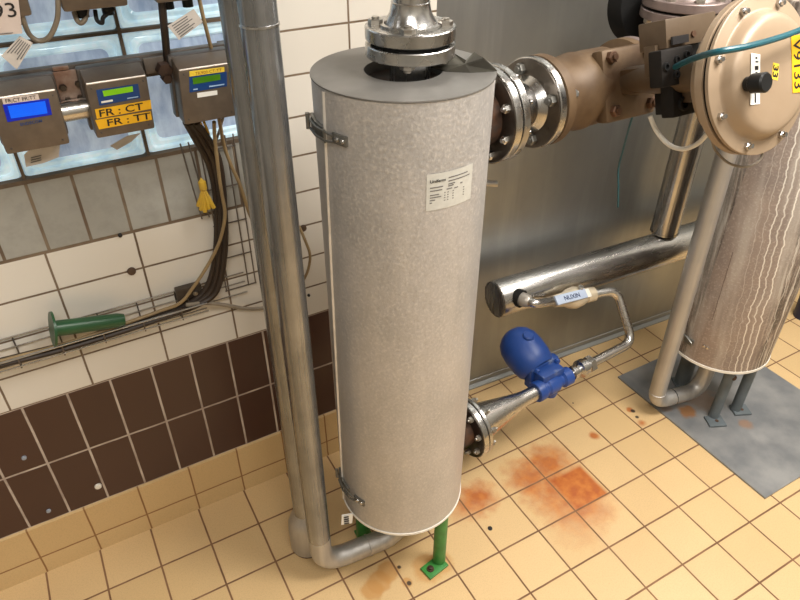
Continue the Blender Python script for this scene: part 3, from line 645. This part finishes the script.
# ------------------------------------------------------------------ condensate loop: cone, steam trap, union, bent pipe, ball valve
cn = thing('reducing_cone', 'stainless reducer cone bolted to the lower vessel flange', 'pipe', BL + NL * 2)
MB().ring(BL, NL, 1.62, 1.645, .2, .55, 60).build('gasket', RUBBER, cn)
cf = MB().ring(BL, NL, 1.645, 1.72, .2, .59, 72, .01).build('flange', FLG, cn)
MB().lathe(BL, NL, [(1.72, .42), (1.76, .40), (1.84, .385), (2.85, .185), (3.0, .165), (3.36, .155)], 48).build('cone', STEELX, cn)
LE = V((12.68, -2.30, 2.3))
tz = lambda s: BL + NL * s
trp = thing('steam_trap', 'blue float steam trap with a round bulb between cone and union', 'steam trap', tz(3.75))
sd = V((-.10, 1, .0)).normalized(); NP = V((-NL.y, NL.x, 0))
MB().lathe(BL, NL, [(3.34, .155), (3.34, .21), (3.36, .22), (3.52, .22), (3.56, .17), (3.62, .17), (3.66, .20), (3.9, .20), (3.98, .15), (4.06, .15), (4.10, .20), (4.30, .20), (4.33, .17), (4.33, .1)], 32).build('valve_body', BLUE, trp)
bc = tz(3.82)
MB().lathe(bc + V((0, 0, -.22)), (0, 0, 1), [(-.12, 0), (-.12, .08), (-.08, .13), (.0, .15), (.2, .15)], 24).build('drain_boss', BLUE, trp)
MB().box(bc + NP * .34 + V((0, 0, .12)), (.78, .20, .56), (NL, NP, (0, 0, 1))).build('cover_flange', BLUEW, trp, bevel=.06)
MB().box(bc + NP * .14 + V((0, 0, .10)), (.62, .34, .46), (NL, NP, (0, 0, 1))).build('neck', BLUEW, trp, bevel=.08)
bd = V((-.32, 1, .42)).normalized(); b0 = bc + NP * .36 - NL * .08 + V((0, 0, .17))
BD = (NP * 1.0 + V((0, 0, .42)) - NL * .03).normalized()
MB().lathe(b0, BD, [(0, .36), (.08, .42), (.25, .455), (.52, .465), (.72, .44), (.88, .36), (.98, .25), (1.03, .13), (1.04, 0)], 48, ).build('float_bulb', BLUE, trp, smooth=60)
MB().lathe(b0 + BD * .50 + V((0, -.05, .38)), V((0, -.1, 1)), [(0, .13), (.11, .12), (.13, .10), (.13, 0)], 20).build('bulb_boss', BLUE, trp)
mb = MB()
for (x, z) in ((-.29, .30), (.29, .30), (-.29, -.08), (.29, -.08)): hexnut(mb, bc + NL * x + NP * .24 + V((0, 0, z + .05)), -NP, .06, .08)
mb.build('cover_bolt', BLUE, trp)
lp = thing('bent_condensate_pipe', 'bent stainless pipe looping up from the trap union towards the header pipe', 'pipe', tz(4.7))
up = [tz(4.56), V((12.72, -2.32, 2.3)), V((12.62, -1.62, 3.42)), V((12.0, -1.50, 3.42)), V((11.95, -1.5, 3.42))]
MB().tube(fillet([tz(4.33), V((12.72, -2.30, 2.3)), V((12.62, -1.62, 3.36)), V((12.03, -1.50, 3.38))], [.30, .30], 10), .105, 24).build('pipe', STEELX, lp)
un = MB(); hexnut(un, tz(4.86), NL, .20, .16); un.build('union_nut', FLG, lp)
MB().lathe(BL, NL, [(4.40, .1), (4.40, .15), (4.5, .15), (4.52, .12), (4.6, .12), (4.64, .20), (4.78, .20), (4.80, .17), (4.86, .17)], 24).build('union_collar', STEEL, lp)
bv = thing('ball_valve', 'cream-bodied ball valve with a pale blue lever below the header pipe', 'valve', (11.5, -1.4, 3.4))
va, vb_ = V((12.05, -1.50, 3.38)), V((11.0, -1.29, 3.40)); vd = (vb_ - va).normalized()
MB().lathe(va, vd, [(0, .1), (0, .16), (.20, .17), (.22, .15), (.32, .21), (.50, .25), (.68, .21), (.76, .16), (1.0, .13), (1.02, .09)], 24).build('valve_body', VALVE, bv)
hz = V((-vd.y, vd.x, 0)); hz = V((0, 0, 1))
ha, hb = at(608, 292.5, y=-1.62), at(559, 300, y=-1.50)
hd = (hb - ha).normalized(); hu = V((0, -.45, .9)).normalized(); hs_ = hd.cross(hu).normalized()
MB().cyl(va + vd * .40, va + vd * .40 + V((0, -.03, .30)), .06, seg=16).build('stem', ZINC, bv)
lc = at(571, 297, y=-1.55); lsz = (at(588, 291, y=-1.55) - at(557, 302, y=-1.55)).length
lX = (at(588, 293, y=-1.55) - at(557, 301, y=-1.55)).normalized(); lN = V((0, -.6, .8)); lN = (lN - lX * lN.dot(lX)).normalized(); lY = lN.cross(lX)
lv = MB().box(lc + V((0, 0, .0)), (lsz * 1.0, .22, .07), (lX, lY, lN)).build('lever', HANDLE, bv, bevel=.03)
text('NUXIN', 'lever_print', simple('navy_ink', (.015, .03, .10)), lv, lc - lX * .22 - lY * .05 + lN * .037, lX, lY, .10, lN, width=.44, depth=.003, bold=.02)
MB().box(lc + lX * (lsz * .5 + .04) + V((0, 0, -.01)), (.16, .2, .05), (lX, lY, lN)).build('lever_end', WHITE, bv, bevel=.02)
cb = thing('branch_pipe', 'short bent steel branch joining the header socket to the ball valve', 'pipe', (10.5, -1.1, 3.5))
s0 = at(522, 298, y=-1.02)
MB().tube([SP - SPN * .06, SP + SPN * .12, SP + SPN * .20, SP + SPN * .24], [.155, .15, .13, .10], 24).build('stub', simple('limed_stub', (.50, .46, .40), (.36, .32, .28), metal=.5, rough=.4, scale=30), cb)
MB().tube(fillet([SP + SPN * .10, SP + SPN * .36, V((11.05, -1.30, 3.40))], [.2], 8), .10, 20).build('pipe', STEELX, cb)

# ------------------------------------------------------------------ right vessel, its plate and pipes
C2 = V((15.0, -2.92, 0)); R2V = 1.14; Z2 = 1.85
fpl = [at(617, 378, z=.06), at(765, 499, z=.06), V((17.55, -5.9, .06)), V((17.55, -1.39, .06))]
fpl = [V((13.76, -1.39, 0)), V((13.76, -5.82, 0)), V((17.5, -5.82, 0)), V((17.5, -1.39, 0))]
pl_ = MB().prism(fpl, (0, 0, .05)).build('floor_plate', PLATE); tag(pl_, 'grey painted steel plate lying on the tiles under the streaked vessel', 'plate')
T2 = thing('streaked_vessel', 'brownish insulated vessel with white drip streaks at the right', 'tank', (C2.x, C2.y, .05))
MB().lathe(C2, (0, 0, 1), [(Z2 + .12, 0), (Z2 + .12, R2V - .05), (Z2, R2V - .03), (Z2, R2V), (9.47, R2V), (9.5, R2V - .02), (9.5, .45), (9.1, .45)], 128).build('shell', CLAD2, T2)
plabel(MB().lathe(C2, (0, 0, 1), [(Z2 - .012, R2V - .05), (Z2 - .012, R2V + .014), (Z2 + .05, R2V + .014), (Z2 + .05, R2V - .05)], 128, closed=True).build('bottom_rim', WHITE, T2), 'white rim around the lower edge')
def ang2(u, v):
    d = ray(u, v); a = d.x ** 2 + d.y ** 2; o = CP - C2; b = o.x * d.x + o.y * d.y; c = o.x ** 2 + o.y ** 2 - R2V ** 2; t = (-b - math.sqrt(max(0, b * b - a * c))) / a; q = CP + d * t
    return math.degrees(math.atan2(q.y - C2.y, q.x - C2.x)), q.z
a_, z_ = ang2(690, 341)
mb = MB(); patch(mb, a_ - 6, a_ + 5, z_ - .08, z_ + .08, R2V + .04, C2, th=.05); lt = mb.build('latch', ZINCD, T2, bevel=.01)
mb = MB(); mb.tube([cylpt(a_ - 14, z_ + .10, R2V + .05, C2), cylpt(a_ - 2, z_ + .12, R2V + .10, C2), cylpt(a_ + 5, z_ + .05, R2V + .1, C2), cylpt(a_ + 5, z_ - .07, R2V + .06, C2)], .018, 8); mb.build('bail', ZINCD, lt)
mb = MB(); a3, z3 = ang2(704, 346)
for k in (0, 4): mb.lathe(cylpt(a3 + k, z3 - k * .003, R2V, C2), cylpt(a3 + k, 0, 1, V((0, 0, 0))), [(0, .035), (.02, .03), (.03, 0)], 10)
mb.build('rivet', STEEL, lt)
mb = MB(); vs = []
for i in range(12):
    u, v = 712 + (733 - 712) * i / 11, 320 - (320 - 252) * i / 11; a, z = ang2(u, v); a += random.uniform(-.3, .3); vs += [cylpt(a, z, R2V + .004, C2), cylpt(a + .45, z, R2V + .004, C2)]
mb.add(vs, [(2 * i, 2 * i + 1, 2 * i + 3, 2 * i + 2) for i in range(11)]); mb.build('split_seam', simple('seam_dark', (.10, .06, .04)), T2)
for (x, y, rr, pc) in ((14.74, -3.62, .12, (14.64, -3.76)), (15.42, -3.72, .12, (15.50, -3.80)), (15.02, -2.38, .19, (15.02, -2.38))):
    lg = MB().cyl((x, y, .06), (x, y, Z2 + .15), rr).build('leg', GREY, T2)
    MB().box((pc[0], pc[1], .08), (.42, .34, .05), (V((.9, -.42, 0)), V((.42, .9, 0)), (0, 0, 1))).build('foot_plate', GREY, lg, bevel=.008)
    if rr < .15: MB().lathe((pc[0] + .02, pc[1] - .02, .105), (0, 0, 1), [(0, .045), (.01, .04), (.01, 0)], 12).build('bolt_hole', DARK, lg)
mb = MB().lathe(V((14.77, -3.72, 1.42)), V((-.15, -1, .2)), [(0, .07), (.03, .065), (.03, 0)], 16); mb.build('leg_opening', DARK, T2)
p3 = thing('painted_downpipe', 'dull grey downpipe with an elbow at the floor in front of the streaked vessel', 'pipe', (13.5, -2.8, .05))
def p3xy(z): k = (z - .5) / 9; return V((13.49 - .085 * k, -2.79 + .13 * k, z))
MB().tube(fillet([p3xy(ZC), p3xy(.46), V((14.75, -3.02, .46)), V((15.05, -2.95, Z2 + .12))], [.36, .42], 10), .19, 36).build('pipe', GALV, p3)
weld(V((14.02, -2.885, .46)), (1, -.18, 0), .19, p3, BRUSH); weld(V((13.49, -2.79, .78)), (0, 0, 1), .19, p3)
c = at(810, 300, z=.6); tag(MB().lathe((c.x, c.y, 0), (0, 0, 1), [(0, 0), (0, .26), (.8, .30), (.8, .28), (.05, .24), (.05, 0)], 32).build('bucket', NAVY), 'dark navy bucket behind the streaked vessel at the right edge', 'bucket')

# ------------------------------------------------------------------ transmitters on the window rail
rail = thing('mounting_rail', 'dark metal rail in front of the glass blocks carrying the lower transmitters', 'rail', (2, -.35, 9.25))
MB().span((-1.6, -.42, 9.13), (5.05, -.30, 9.42)).build('bar', RAILM, rail, bevel=.01)
MB().cyl((2.45, -.62, 8.92), (3.15, -.60, 8.92), .13).build('stub_pipe', STEELX, rail)
mb = MB(); mb.box((2.86, -.52, 9.18), (.34, .04, .42)); mb.box((2.80, -.50, 9.42), (.18, .06, .05)); cl = plabel(mb.build('clamp', simple('rusty_clamp', (.42, .32, .26), (.22, .12, .08), metal=.5, rough=.4, scale=25), rail, bevel=.01), 'rust-spotted clamp plate')
mb = MB()
for (x, z) in ((2.76, 9.2), (2.95, 9.22), (2.78, 9.03), (2.93, 9.04)): hexnut(mb, (x, -.54, z), (0, -1, 0), .045, .06)
mb.build('nut', DKFLG, cl)
mb = MB(); mb.box((3.92, -.5, 9.30), (.26, .05, .2)); cl2 = mb.build('clamp', RAILM, rail, bevel=.01)
mb = MB(); hexnut(mb, (4.02, -.52, 9.24), (0, -1, 0), .11, .14); hexnut(mb, (4.02, -.55, 9.14), (0, -1, 0), .07, .14); mb.build('nut', simple('rusted_dark_nut', (.09, .05, .035), (.05, .03, .02), metal=.5), cl2)
for x in (-1.3, 5.0): MB().span((x - .08, -.30, 9.2), (x + .08, .0, 9.36)).build('wall_bracket', RAILM, rail)
def transmitter(x0, x1, x0b, x1b, zt, zb, yf, label, loc):
    t = thing('transmitter', label, 'transmitter', loc, 'transmitters on the window rail'); yb = -.44; ys = yb - .18
    # back half
    def shape(m0, m1, y0, y1, taper, name, m, bev):
        q0 = [V((x0 - m0, y0, zt + .09)), V((x1 + m0, y0, zt + .09)), V((x1b + m0, y0, zb - .0)), V((x0b - m0, y0, zb - .0))]
        q1 = [V((x0 - m1, y1, zt + taper)), V((x1 + m1, y1, zt + taper)), V((x1b + m1, y1, zb)), V((x0b - m1, y1, zb))]
        mb = MB().add(q0 + q1, [(0, 1, 2, 3), (7, 6, 5, 4), (0, 4, 5, 1), (1, 5, 6, 2), (2, 6, 7, 3), (3, 7, 4, 0)]); return mb.build(name, m, t, bevel=bev)
    shape(.03, .03, yb, ys, .09, 'case', LIDM, .03)
    shape(.0, .0, ys - .015, yf, .0, 'cover', BOXM, .035)
    mb = MB().tube([V((x0 + .02, yf + .012, zt - .012)), V((x1 - .02, yf + .012, zt - .012))], .014, 6); mb.build('cover_edge', simple('pale_edge', (.62, .55, .48), metal=.4, rough=.35) if 'pale_edge' not in MATS else MATS['pale_edge'], t)  # thin pale strip along the front top edge of the cover
    for (x, z) in ((x0 + .06, zt - .07), (x1 - .06, zt - .07), (x0b + .07, zb + .07), (x1b - .07, zb + .07)): MB().lathe((x, yf, z), (0, -1, 0), [(0, .014), (.006, .012), (.006, 0)], 10).build('screw', LIDM, t)
    return t
YF_ = -.95
def fq(t, name, px, m, lift=0.0, y=None, th=.006):
    y = YF_ if y is None else y
    return MB().quad([at(u, v, y=y) + V((0, -lift, 0)) for u, v in px], V((0, -th, 0))).build(name, m, t)
def ftext(s, px, m, parent, lift=.012, bold=0., inx=.03, iny=.12, y=None, name='lettering'):
    a, b, c, d = [at(u, v, y=YF_ if y is None else y) for u, v in px]; X = (c - d); Y = (a - d); w = X.length; h = Y.length
    return text(s, name, m, parent, d + X * inx + Y * iny, X, Y, h * (1 - 2 * iny), (0, -1, 0), width=w * (1 - 2 * inx), depth=lift, bold=bold)
# first (blue screen)
t1 = transmitter(1.90, 2.67, 1.92, 2.64, 9.31, 8.62, YF_, 'transmitter with a bright blue screen, leftmost of the lower row', (2.28, -.7, 8.6))
a = fq(t1, 'screen_frame', [(2.5, 104.5), (48.5, 98.5), (52, 114.5), (7.5, 122)], LCDBD)
fq(a, 'screen', [(7.5, 106), (45, 100.8), (47.5, 113), (11, 118.2)], LCDB, .006)
b = fq(t1, 'name_strip', [(1.5, 98), (38, 94), (39.5, 99.5), (3.5, 104.3)], PAPER); ftext('FR:CT FR:TT', [(1.5, 98), (38, 94), (39.5, 99.5), (3.5, 104.3)], INK, b, iny=.2, inx=.08)
ftext('ENDECOM', [(19, 122.5), (42, 118.5), (43, 122), (20, 126)], simple('blue_ink', (.02, .05, .16)), t1, bold=.02, name='maker_print', iny=.1)
# second
t2 = transmitter(2.99, 3.73, 2.96, 3.69, 9.32, 8.62, YF_, 'transmitter with two yellow FR:CT and FR:TT stickers, in the middle of the row', (3.34, -.7, 8.6))
a = fq(t2, 'display_panel', [(96, 90), (138, 83.7), (140.3, 97.8), (99.3, 105.7)], BINK)
fq(a, 'screen', [(102.3, 90.8), (132.3, 86), (133, 91.3), (103.8, 96.3)], LCDG, .006)
fq(a, 'panel_print', [(101, 101.2), (112.5, 99.3), (112.9, 101.0), (101.4, 103)], WLAB, .006); fq(a, 'panel_print', [(127, 97.8), (138, 96), (138.1, 96.9), (127.1, 98.7)], PALEB, .006)
q = [(94.8, 109.3), (150.5, 99.8), (151.5, 108.6), (96.8, 118.6)]; b = plabel(fq(t2, 'name_sticker', q, YEL, .002), 'yellow sticker reading FR:CT'); ftext('FR : CT', [(97, 109), (144, 101), (144.8, 109.5), (98.5, 117.8)], INK, b, lift=.014, bold=.012, iny=.1)
q = [(95, 120), (150.5, 111), (152, 119.5), (99, 129.3)]; b = plabel(fq(t2, 'name_sticker', q, YEL, .002), 'yellow sticker reading FR:TT'); ftext('FR : TT', [(105, 118.4), (151.5, 111), (152.3, 118.9), (106.5, 126.7)], INK, b, lift=.014, bold=.012, iny=.1)
# third
t3 = transmitter(4.12, 4.86, 4.07, 4.80, 9.32, 8.59, YF_, 'transmitter with a dull green screen and a small yellow strip, beside the tall pipes', (4.45, -.7, 8.6))
a = fq(t3, 'display_panel', [(189, 77), (226.5, 71.5), (227, 86), (189.5, 92.5)], BINK)
fq(a, 'screen', [(192.5, 77.8), (220, 73.8), (220.3, 79.6), (193, 84.2)], LCDD, .006)
fq(a, 'panel_print', [(193, 88.8), (197.5, 88.2), (197.6, 89.3), (193.1, 89.9)], PALEB, .006); fq(a, 'panel_print', [(209, 85.8), (224, 83.6), (224.1, 84.7), (209.1, 87)], PALEB, .006)
q = [(189.2, 71.3), (224, 66.8), (224.3, 71.5), (189.6, 76.5)]; b = plabel(fq(t3, 'name_sticker', q, YEL2, .002), 'small yellow strip'); ftext('TK900-CT-TT', [(194, 71), (222, 67.2), (222.3, 71.6), (194.4, 75.8)], simple('brown_ink', (.3, .08, .01)), b, lift=.014, iny=.18)
fq(t3, 'blank_sticker', [(197, 93), (217, 90.2), (217.3, 94.6), (197.4, 97.6)], WLAB, .002)
# upper row of boxes, only their lower ends are in the picture
def upbox(u0, v0, u1, v1, y, h, label):
    a = at(u0, v0, y=y); b = at(u1, v1, y=y); t = thing('transmitter', label, 'transmitter', (a.x, y, a.z), 'upper boxes on the window rail')
    MB().span((a.x, y, min(a.z, b.z)), (b.x, y + .5, a.z + h)).build('case', BOXM, t, bevel=.04); MB().span((a.x + .05, y + .5, a.z + .1), (b.x - .05, y + .62, a.z + h - .1)).build('back_plate', LIDM, t)
    gl = MB()
    for k in (.3, .7): gl.cyl(((a.x * (1 - k) + b.x * k), y + .25, a.z - .12), ((a.x * (1 - k) + b.x * k), y + .25, a.z + .05), .07, seg=12)
    gl.build('cable_gland', BLACK, t); return t
upbox(-14, 21, 33, 16, -.8, .8, 'brown metal box at the top left corner behind the paper sheet')
upbox(64, 13, 129, 6, -.8, .9, 'brown metal box above the gap between the left and middle transmitters')
upbox(157, 4, 206, -2, -.8, .9, 'brown metal box just peeking in above the right-hand transmitter')
rail2 = thing('mounting_rail', 'dark metal rail carrying the upper boxes, mostly above the frame', 'rail', (2, -.2, 11.0))
MB().span((-1.6, -.18, 10.8), (5.05, -.06, 11.05)).build('bar', RAILM, rail2, bevel=.01)
for x in (-1.3, 5.0): MB().span((x - .08, -.06, 10.85), (x + .08, .06, 11.0)).build('wall_bracket', RAILM, rail2)
# paper sheet and tags
def card(name, px, y, m, label, th=.01, cat='tag', dy=0.):
    pts = [at(u, v, y=y + dy * i) for i, (u, v) in enumerate(px)]
    return tag(MB().quad(pts, V((0, th, 0))).build(name, m), label, cat)
def printrows(o, px, y, rows, m=GINK, cover=.8):
    a, b, c, d = [at(u, v, y=y) for u, v in px]; mb = MB(); org = o.location / U
    for i in range(rows):
        f0 = (i + .7) / (rows + .7); f1 = f0 + .35 / rows; w = cover * random.uniform(.7, 1)
        L0 = a.lerp(d, f0); R0_ = b.lerp(c, f0); L1 = a.lerp(d, f1); R1_ = b.lerp(c, f1)
        mb.add([L0.lerp(R0_, .1) + V((0, -.008, 0)), L0.lerp(R0_, .1 + w * .85) + V((0, -.008, 0)), L1.lerp(R1_, .1 + w * .85) + V((0, -.008, 0)), L1.lerp(R1_, .1) + V((0, -.008, 0))], [(0, 1, 2, 3)])
    return mb.build('print', m, o)
sh = card('paper_sheet', [(-14, -12), (17, -12), (22.5, 33.5), (-14, 36.5)], -.83, PAPER, 'pinkish paper sheet marked with a handwritten-looking number ending in 3', cat='paper')
text('93', 'lettering', INK, sh, at(-5.5, 18.5, y=-.83), (at(14, 16.6, y=-.83) - at(-5.5, 18.5, y=-.83)), (0, 0, 1), .155, (0, -1, 0), width=.235, depth=.008)
fq(sh, 'ruled_line', [(-5, 34), (13, 32.3), (13, 32.9), (-5, 34.6)], GINK, .004, y=-.83)
q = [(20, 36), (33, 43), (17, 69.5), (1, 56)]; o = card('printed_tag', q, -.75, TAGM, 'creased white printed tag hanging under the paper sheet'); printrows(o, [q[1], q[2], q[3], q[0]][:4], -.75, 6)
q = [(167.5, 26), (194, 9), (203, 22), (179, 40)]; o = card('printed_tag', q, -.7, TAGM, 'white printed tag tilted beside the dark vertical cable'); printrows(o, q, -.7, 6)
q = [(24, 155), (30, 149), (60, 145), (59, 157), (44, 163), (26, 167)]; o = card('plastic_bag_tag', q, -.55, TAGM, 'crumpled clear tag hanging below the blue-screen transmitter'); printrows(o, [(28, 156), (56, 150), (54, 158), (28, 165)], -.55, 3, cover=.6)
q = [(110, 146), (127, 136), (141, 133), (131, 142), (117, 150)]; card('strip_tag', q, -.5, TAGM, 'small faded strip tag hanging below the middle transmitter')
# short glands and cable ends under the upper middle box
def cable(pts, r, m, label, name='cable', group=None): return tag(MB().tube(smoothpts(pts, 8), r, 10).build(name, m), label, 'cable', group)
Y = lambda u, v, y: at(u, v, y=y)
cable([Y(57, -8, -.75), Y(58, 4, -.75), Y(57, 20, -.7), Y(50, 36, -.65), Y(40, 41, -.6), Y(30, 35, -.6), Y(24, 22, -.7), Y(20, 8, -.75)], .03, CABG, 'grey-brown cable drooping in a loop beside the paper sheet')
cable([Y(74, 12, -.55), Y(77, 20, -.6), Y(81, 23, -.6), Y(85, 19, -.6), Y(87, 9, -.55)], .03, CABG, 'short grey cable loop under the upper middle box')
cable([Y(95, 10, -.55), Y(97, 20, -.6), Y(102, 23, -.6), Y(103, 18, -.6), Y(107, 14, -.6), Y(114, 8, -.6)], .026, BLACK, 'short black cable stub under the upper middle box')
cable([Y(161.5, -2, -.6), Y(163, 15, -.6), Y(165, 35, -.55), Y(167, 58, -.45)], .05, CABB, 'dark brown cable running straight down to the clamp nut')
cable([Y(199, -2, -.6), Y(203, 16, -.6), Y(207, 32, -.58), Y(211, 48, -.5)], .026, CABT, 'thin tan cable going down behind the right-hand transmitter')

# ------------------------------------------------------------------ cable bundle, trays
paths = [[(186, 122), (196, 140), (209, 165), (216, 200), (216, 250), (208, 285), (190, 303), (160, 315), (120, 330), (60, 346), (0, 361), (-40, 371)],
         [(191, 122), (201, 138), (214, 163), (220, 200), (220, 250), (213, 287), (194, 304), (162, 317), (120, 331), (60, 348), (0, 363), (-40, 373)],
         [(196, 122), (207, 137), (219, 160), (224, 200), (225, 250), (217, 290), (197, 305), (164, 317), (120, 332), (60, 350), (0, 365), (-40, 375)]]
for i, pp in enumerate(paths):
    pts = [Y(u, v, -.75 if k == 0 else (-.45 if k == 1 else -.20 - .05 * i)) for k, (u, v) in enumerate(pp)]
    cable(pts, .05, CABB, 'dark brown cable of the thick bundle running down from the right-hand transmitter into the tray', group='dark bundle cables')
for k, du in enumerate((0, 4)):
    cable([Y(200 + du, 122, -.75), Y(204 + du, 132, -.5), Y(207 + du * .8, 143, -.3), Y(210 + du * .6, 150, -.25)], .02, YELP, 'short yellow wire beside the dark cable bundle', group='yellow wires under the transmitter')
cable([Y(219, 118, -.7), Y(224, 145, -.3), Y(231, 165, -.25), Y(240, 185, -.3), Y(250, 215, -.3), Y(264, 245, -.2)], .028, CABT, 'tan cable slanting down from the transmitter to behind the pipes')
cable([Y(223, 118, -.7), Y(218, 135, -.3), Y(213, 148, -.2)], .02, CABG, 'thin grey wire slanting left under the right-hand transmitter')
cable([Y(214, 122, -.7), Y(215, 140, -.5), Y(219, 175, -.42), Y(222, 195, -.42), Y(225, 215, -.42), Y(220, 240, -.42), Y(208, 265, -.4), Y(192, 289, -.38), Y(180, 303, -.36), Y(160, 311, -.3), Y(120, 325, -.3), Y(60, 345, -.3), Y(0, 361, -.3)], .028, CABT, 'tan cable curving over the dark bundle and along the tray')
cable([Y(186, 305, -.3), Y(205, 303, -.3), Y(225, 305, -.2), Y(245, 308.5, -.12), Y(264, 308, -.1), Y(280, 304, -.1)], .035, CABG, 'beige cable leaving the tray end and running behind the pipes')
cable([Y(299, 226, -.03), Y(305, 240, -.12), Y(310, 255, -.15), Y(308, 270, -.12), Y(302, 283, -.03)], .026, CABT, 'tan cable loop showing between the pipes and the tall vessel')
# wire tray along the wall
tr = thing('wire_cable_tray', 'steel wire basket tray running along the wall above the brown tiles', 'tray', (2.4, -.2, 5.2))
def rod(mb, a, b, r=.014): return mb.tube([a, b], r, 8)
xe = 3.98
for (y, z) in ((-.37, 5.29), (-.37, 5.13), (-.24, 5.10), (-.10, 5.10), (-.03, 5.28), (-.03, 5.47)): rod(MB(), V((-1.0, y, z)), V((xe if y < -.2 else 4.75, y, z)), .017 if z == 5.29 and y < -.3 else .013).build('wire', STEELX, tr)
x = -.8
while x < 4.0:
    MB().tube([V((x, -.03, 5.47)), V((x, -.03, 5.10)), V((x, -.37, 5.10)), V((x, -.37, 5.29))], .012, 8).build('cross_wire', RAILM, tr); x += .62
mb = MB().span((3.55, -.16, 5.20), (3.98, -.02, 5.55)); pc = mb.build('joint_plate', simple('dark_joint', (.055, .04, .03), (.10, .08, .06), metal=.4, scale=30), tr, bevel=.02)
mb = MB()
for (x, z) in ((3.68, 5.33), (3.85, 5.42), (3.78, 5.28)): hexnut(mb, (x, -.16, z), (0, -1, 0), .045, .05)
mb.build('nut', ZINC, pc)
# vertical tray
vt = thing('wire_cable_tray', 'vertical steel wire tray carrying the dark cable bundle down from the window', 'tray', (4.6, -.1, 6.6))
for x in (4.12, 4.24, 4.40, 4.80, 4.93): MB().tube([V((x, -.07, 8.0)), V((x + (.10 if x < 4.3 else 0), -.07, 5.2 if x > 4.3 else 6.7))], .012, 8).build('wire', RAILM, vt)
for z in (5.2, 5.85, 6.5, 7.15, 7.8): MB().tube([V((4.38, -.05, z)), V((4.95, -.05, z))], .012, 8).build('cross_wire', RAILM, vt)
# green funnel-ended tube on the tray
g0, g1 = Y(53, 329, -.38), Y(124, 319.5, -.30)
gf = thing('green_flanged_tube', 'dark green flanged plastic tube lying on the wire tray', 'tube', g0)
gd = (g1 - g0); gL = gd.length; gd = gd.normalized()
MB().lathe(g0, gd, [(0, 0), (0, .125), (.05, .125), (gL * .90, .115), (gL, .095), (gL, 0)], 32).build('barrel', DGREEN, gf)
MB().lathe(g0, gd, [(-.02, 0), (-.02, .27), (.015, .27), (.015, .12)], 36).build('flange', DGREEN, gf)
# yellow tie bundle
tb = thing('yellow_tie_bundle', 'bunch of yellow cable ties knotted on the vertical tray', 'cable tie', Y(204, 185, -.3))
for k, (u, v) in enumerate(((198, 206), (201, 210), (205, 212), (209, 209), (214, 208))):
    a, b = Y(203, 188, -.30), Y(u, v, -.34 - .02 * k); MB().tube([a, a.lerp(b, .5) + V((0, -.03, 0)), b], [.03, .035, .035], 6).build('tie', YELP, tb)
MB().lathe(Y(202.5, 185, -.30), (0, .2, 1), [(-.09, .02), (-.07, .06), (.05, .06), (.09, .02), (.12, .0)], 12).build('knot', YELP, tb)
# small wall and floor fittings
def disc(name, u, v, r, m, label, cat, z=None):
    if z is not None: c = at(u, v, z=z); o = MB().lathe(c, (0, 0, 1), [(-.02, 0), (-.02, r), (.012, r * .9), (.018, 0)], 14).build(name, m)
    else: c = at(u, v, y=0); o = MB().lathe(c, (0, -1, 0), [(-.02, 0), (-.02, r), (.03, r * .85), (.045, 0)], 14).build(name, m)
    return tag(o, label, cat)
BR = simple('brown_putty', (.10, .055, .03), (.06, .035, .02), rough=.7)
disc('wall_plug', 131.5, 271, .075, BR, 'round brown plug in the white tile joint left of the cable bundle', 'plug')
disc('wall_plug', 303, 228, .07, BR, 'small brown plug on the tiles beside the tall pipes', 'plug')
disc('wall_plug', 308.5, 295, .03, INK, 'tiny dark plug on the tile above the brown band beside the vessel', 'plug')
disc('wall_plug', 98, 486, .07, WHITE, 'round white plug on the lower brown tiles', 'plug')
disc('wall_plug', 24, 457.5, .045, simple('grey_plug', (.3, .33, .38)), 'small grey plug high on the leftmost brown tile', 'plug')
disc('wall_plug', 48.5, 510.5, .045, MATS['grey_plug'], 'small grey plug near the foot of the brown tiles', 'plug')
disc('wall_plug', 120, 235, .035, INK, 'tiny black plug in the joint under the grey tiles', 'plug')
disc('floor_plug', 490, 528.5, .055, INK, 'small black plug in a floor tile right of the green foot', 'plug', z=0)

# ------------------------------------------------------------------ lamps on the ceiling
def lamp(x, y, lx, ly, power, label, col=(1, .90, .76)):
    t = thing('ceiling_lamp', label, 'lamp', (x, y, ZC), 'ceiling lamps')
    MB().span((x - lx / 2 - .1, y - ly / 2 - .1, ZC - .35), (x + lx / 2 + .1, y + ly / 2 + .1, ZC)).build('housing', CEIL, t, bevel=.03)
    MB().span((x - lx / 2, y - ly / 2, ZC - .40), (x + lx / 2, y + ly / 2, ZC - .352)).build('diffuser', LAMP, t)
    ld = bpy.data.lights.new('lamp_light', 'AREA'); ld.shape = 'RECTANGLE'; ld.size = lx * U; ld.size_y = ly * U; ld.energy = power; ld.color = col
    lo = bpy.data.objects.new('lamp_light', ld); COL.objects.link(lo); lo.parent = t; lo.location = (0, 0, -.45 * U)
lamp(13.0, -9.5, 8.0, 4.0, 92, 'long ceiling lamp over the middle of the room', (1, .965, .92))
lamp(19.5, -4.5, 3.0, 6.0, 26, 'long ceiling lamp over the right-hand vessel', (1, .965, .92))
lamp(2.0, -14.0, 8.0, 4.0, 44, 'added ceiling fill lamp behind the viewer at the left', (1, .965, .92))  # unseen fill light added at the left
W = bpy.data.worlds.new('world'); S.world = W; W.use_nodes = True; W.node_tree.nodes['Background'].inputs[0].default_value = (.5, .6, .8, 1); W.node_tree.nodes['Background'].inputs[1].default_value = .3
vs_ = S.view_settings; vs_.view_transform = 'Standard'; vs_.look = 'None'; vs_.gamma = 1; vs_.use_curve_mapping = False; vs_.exposure = -0.12
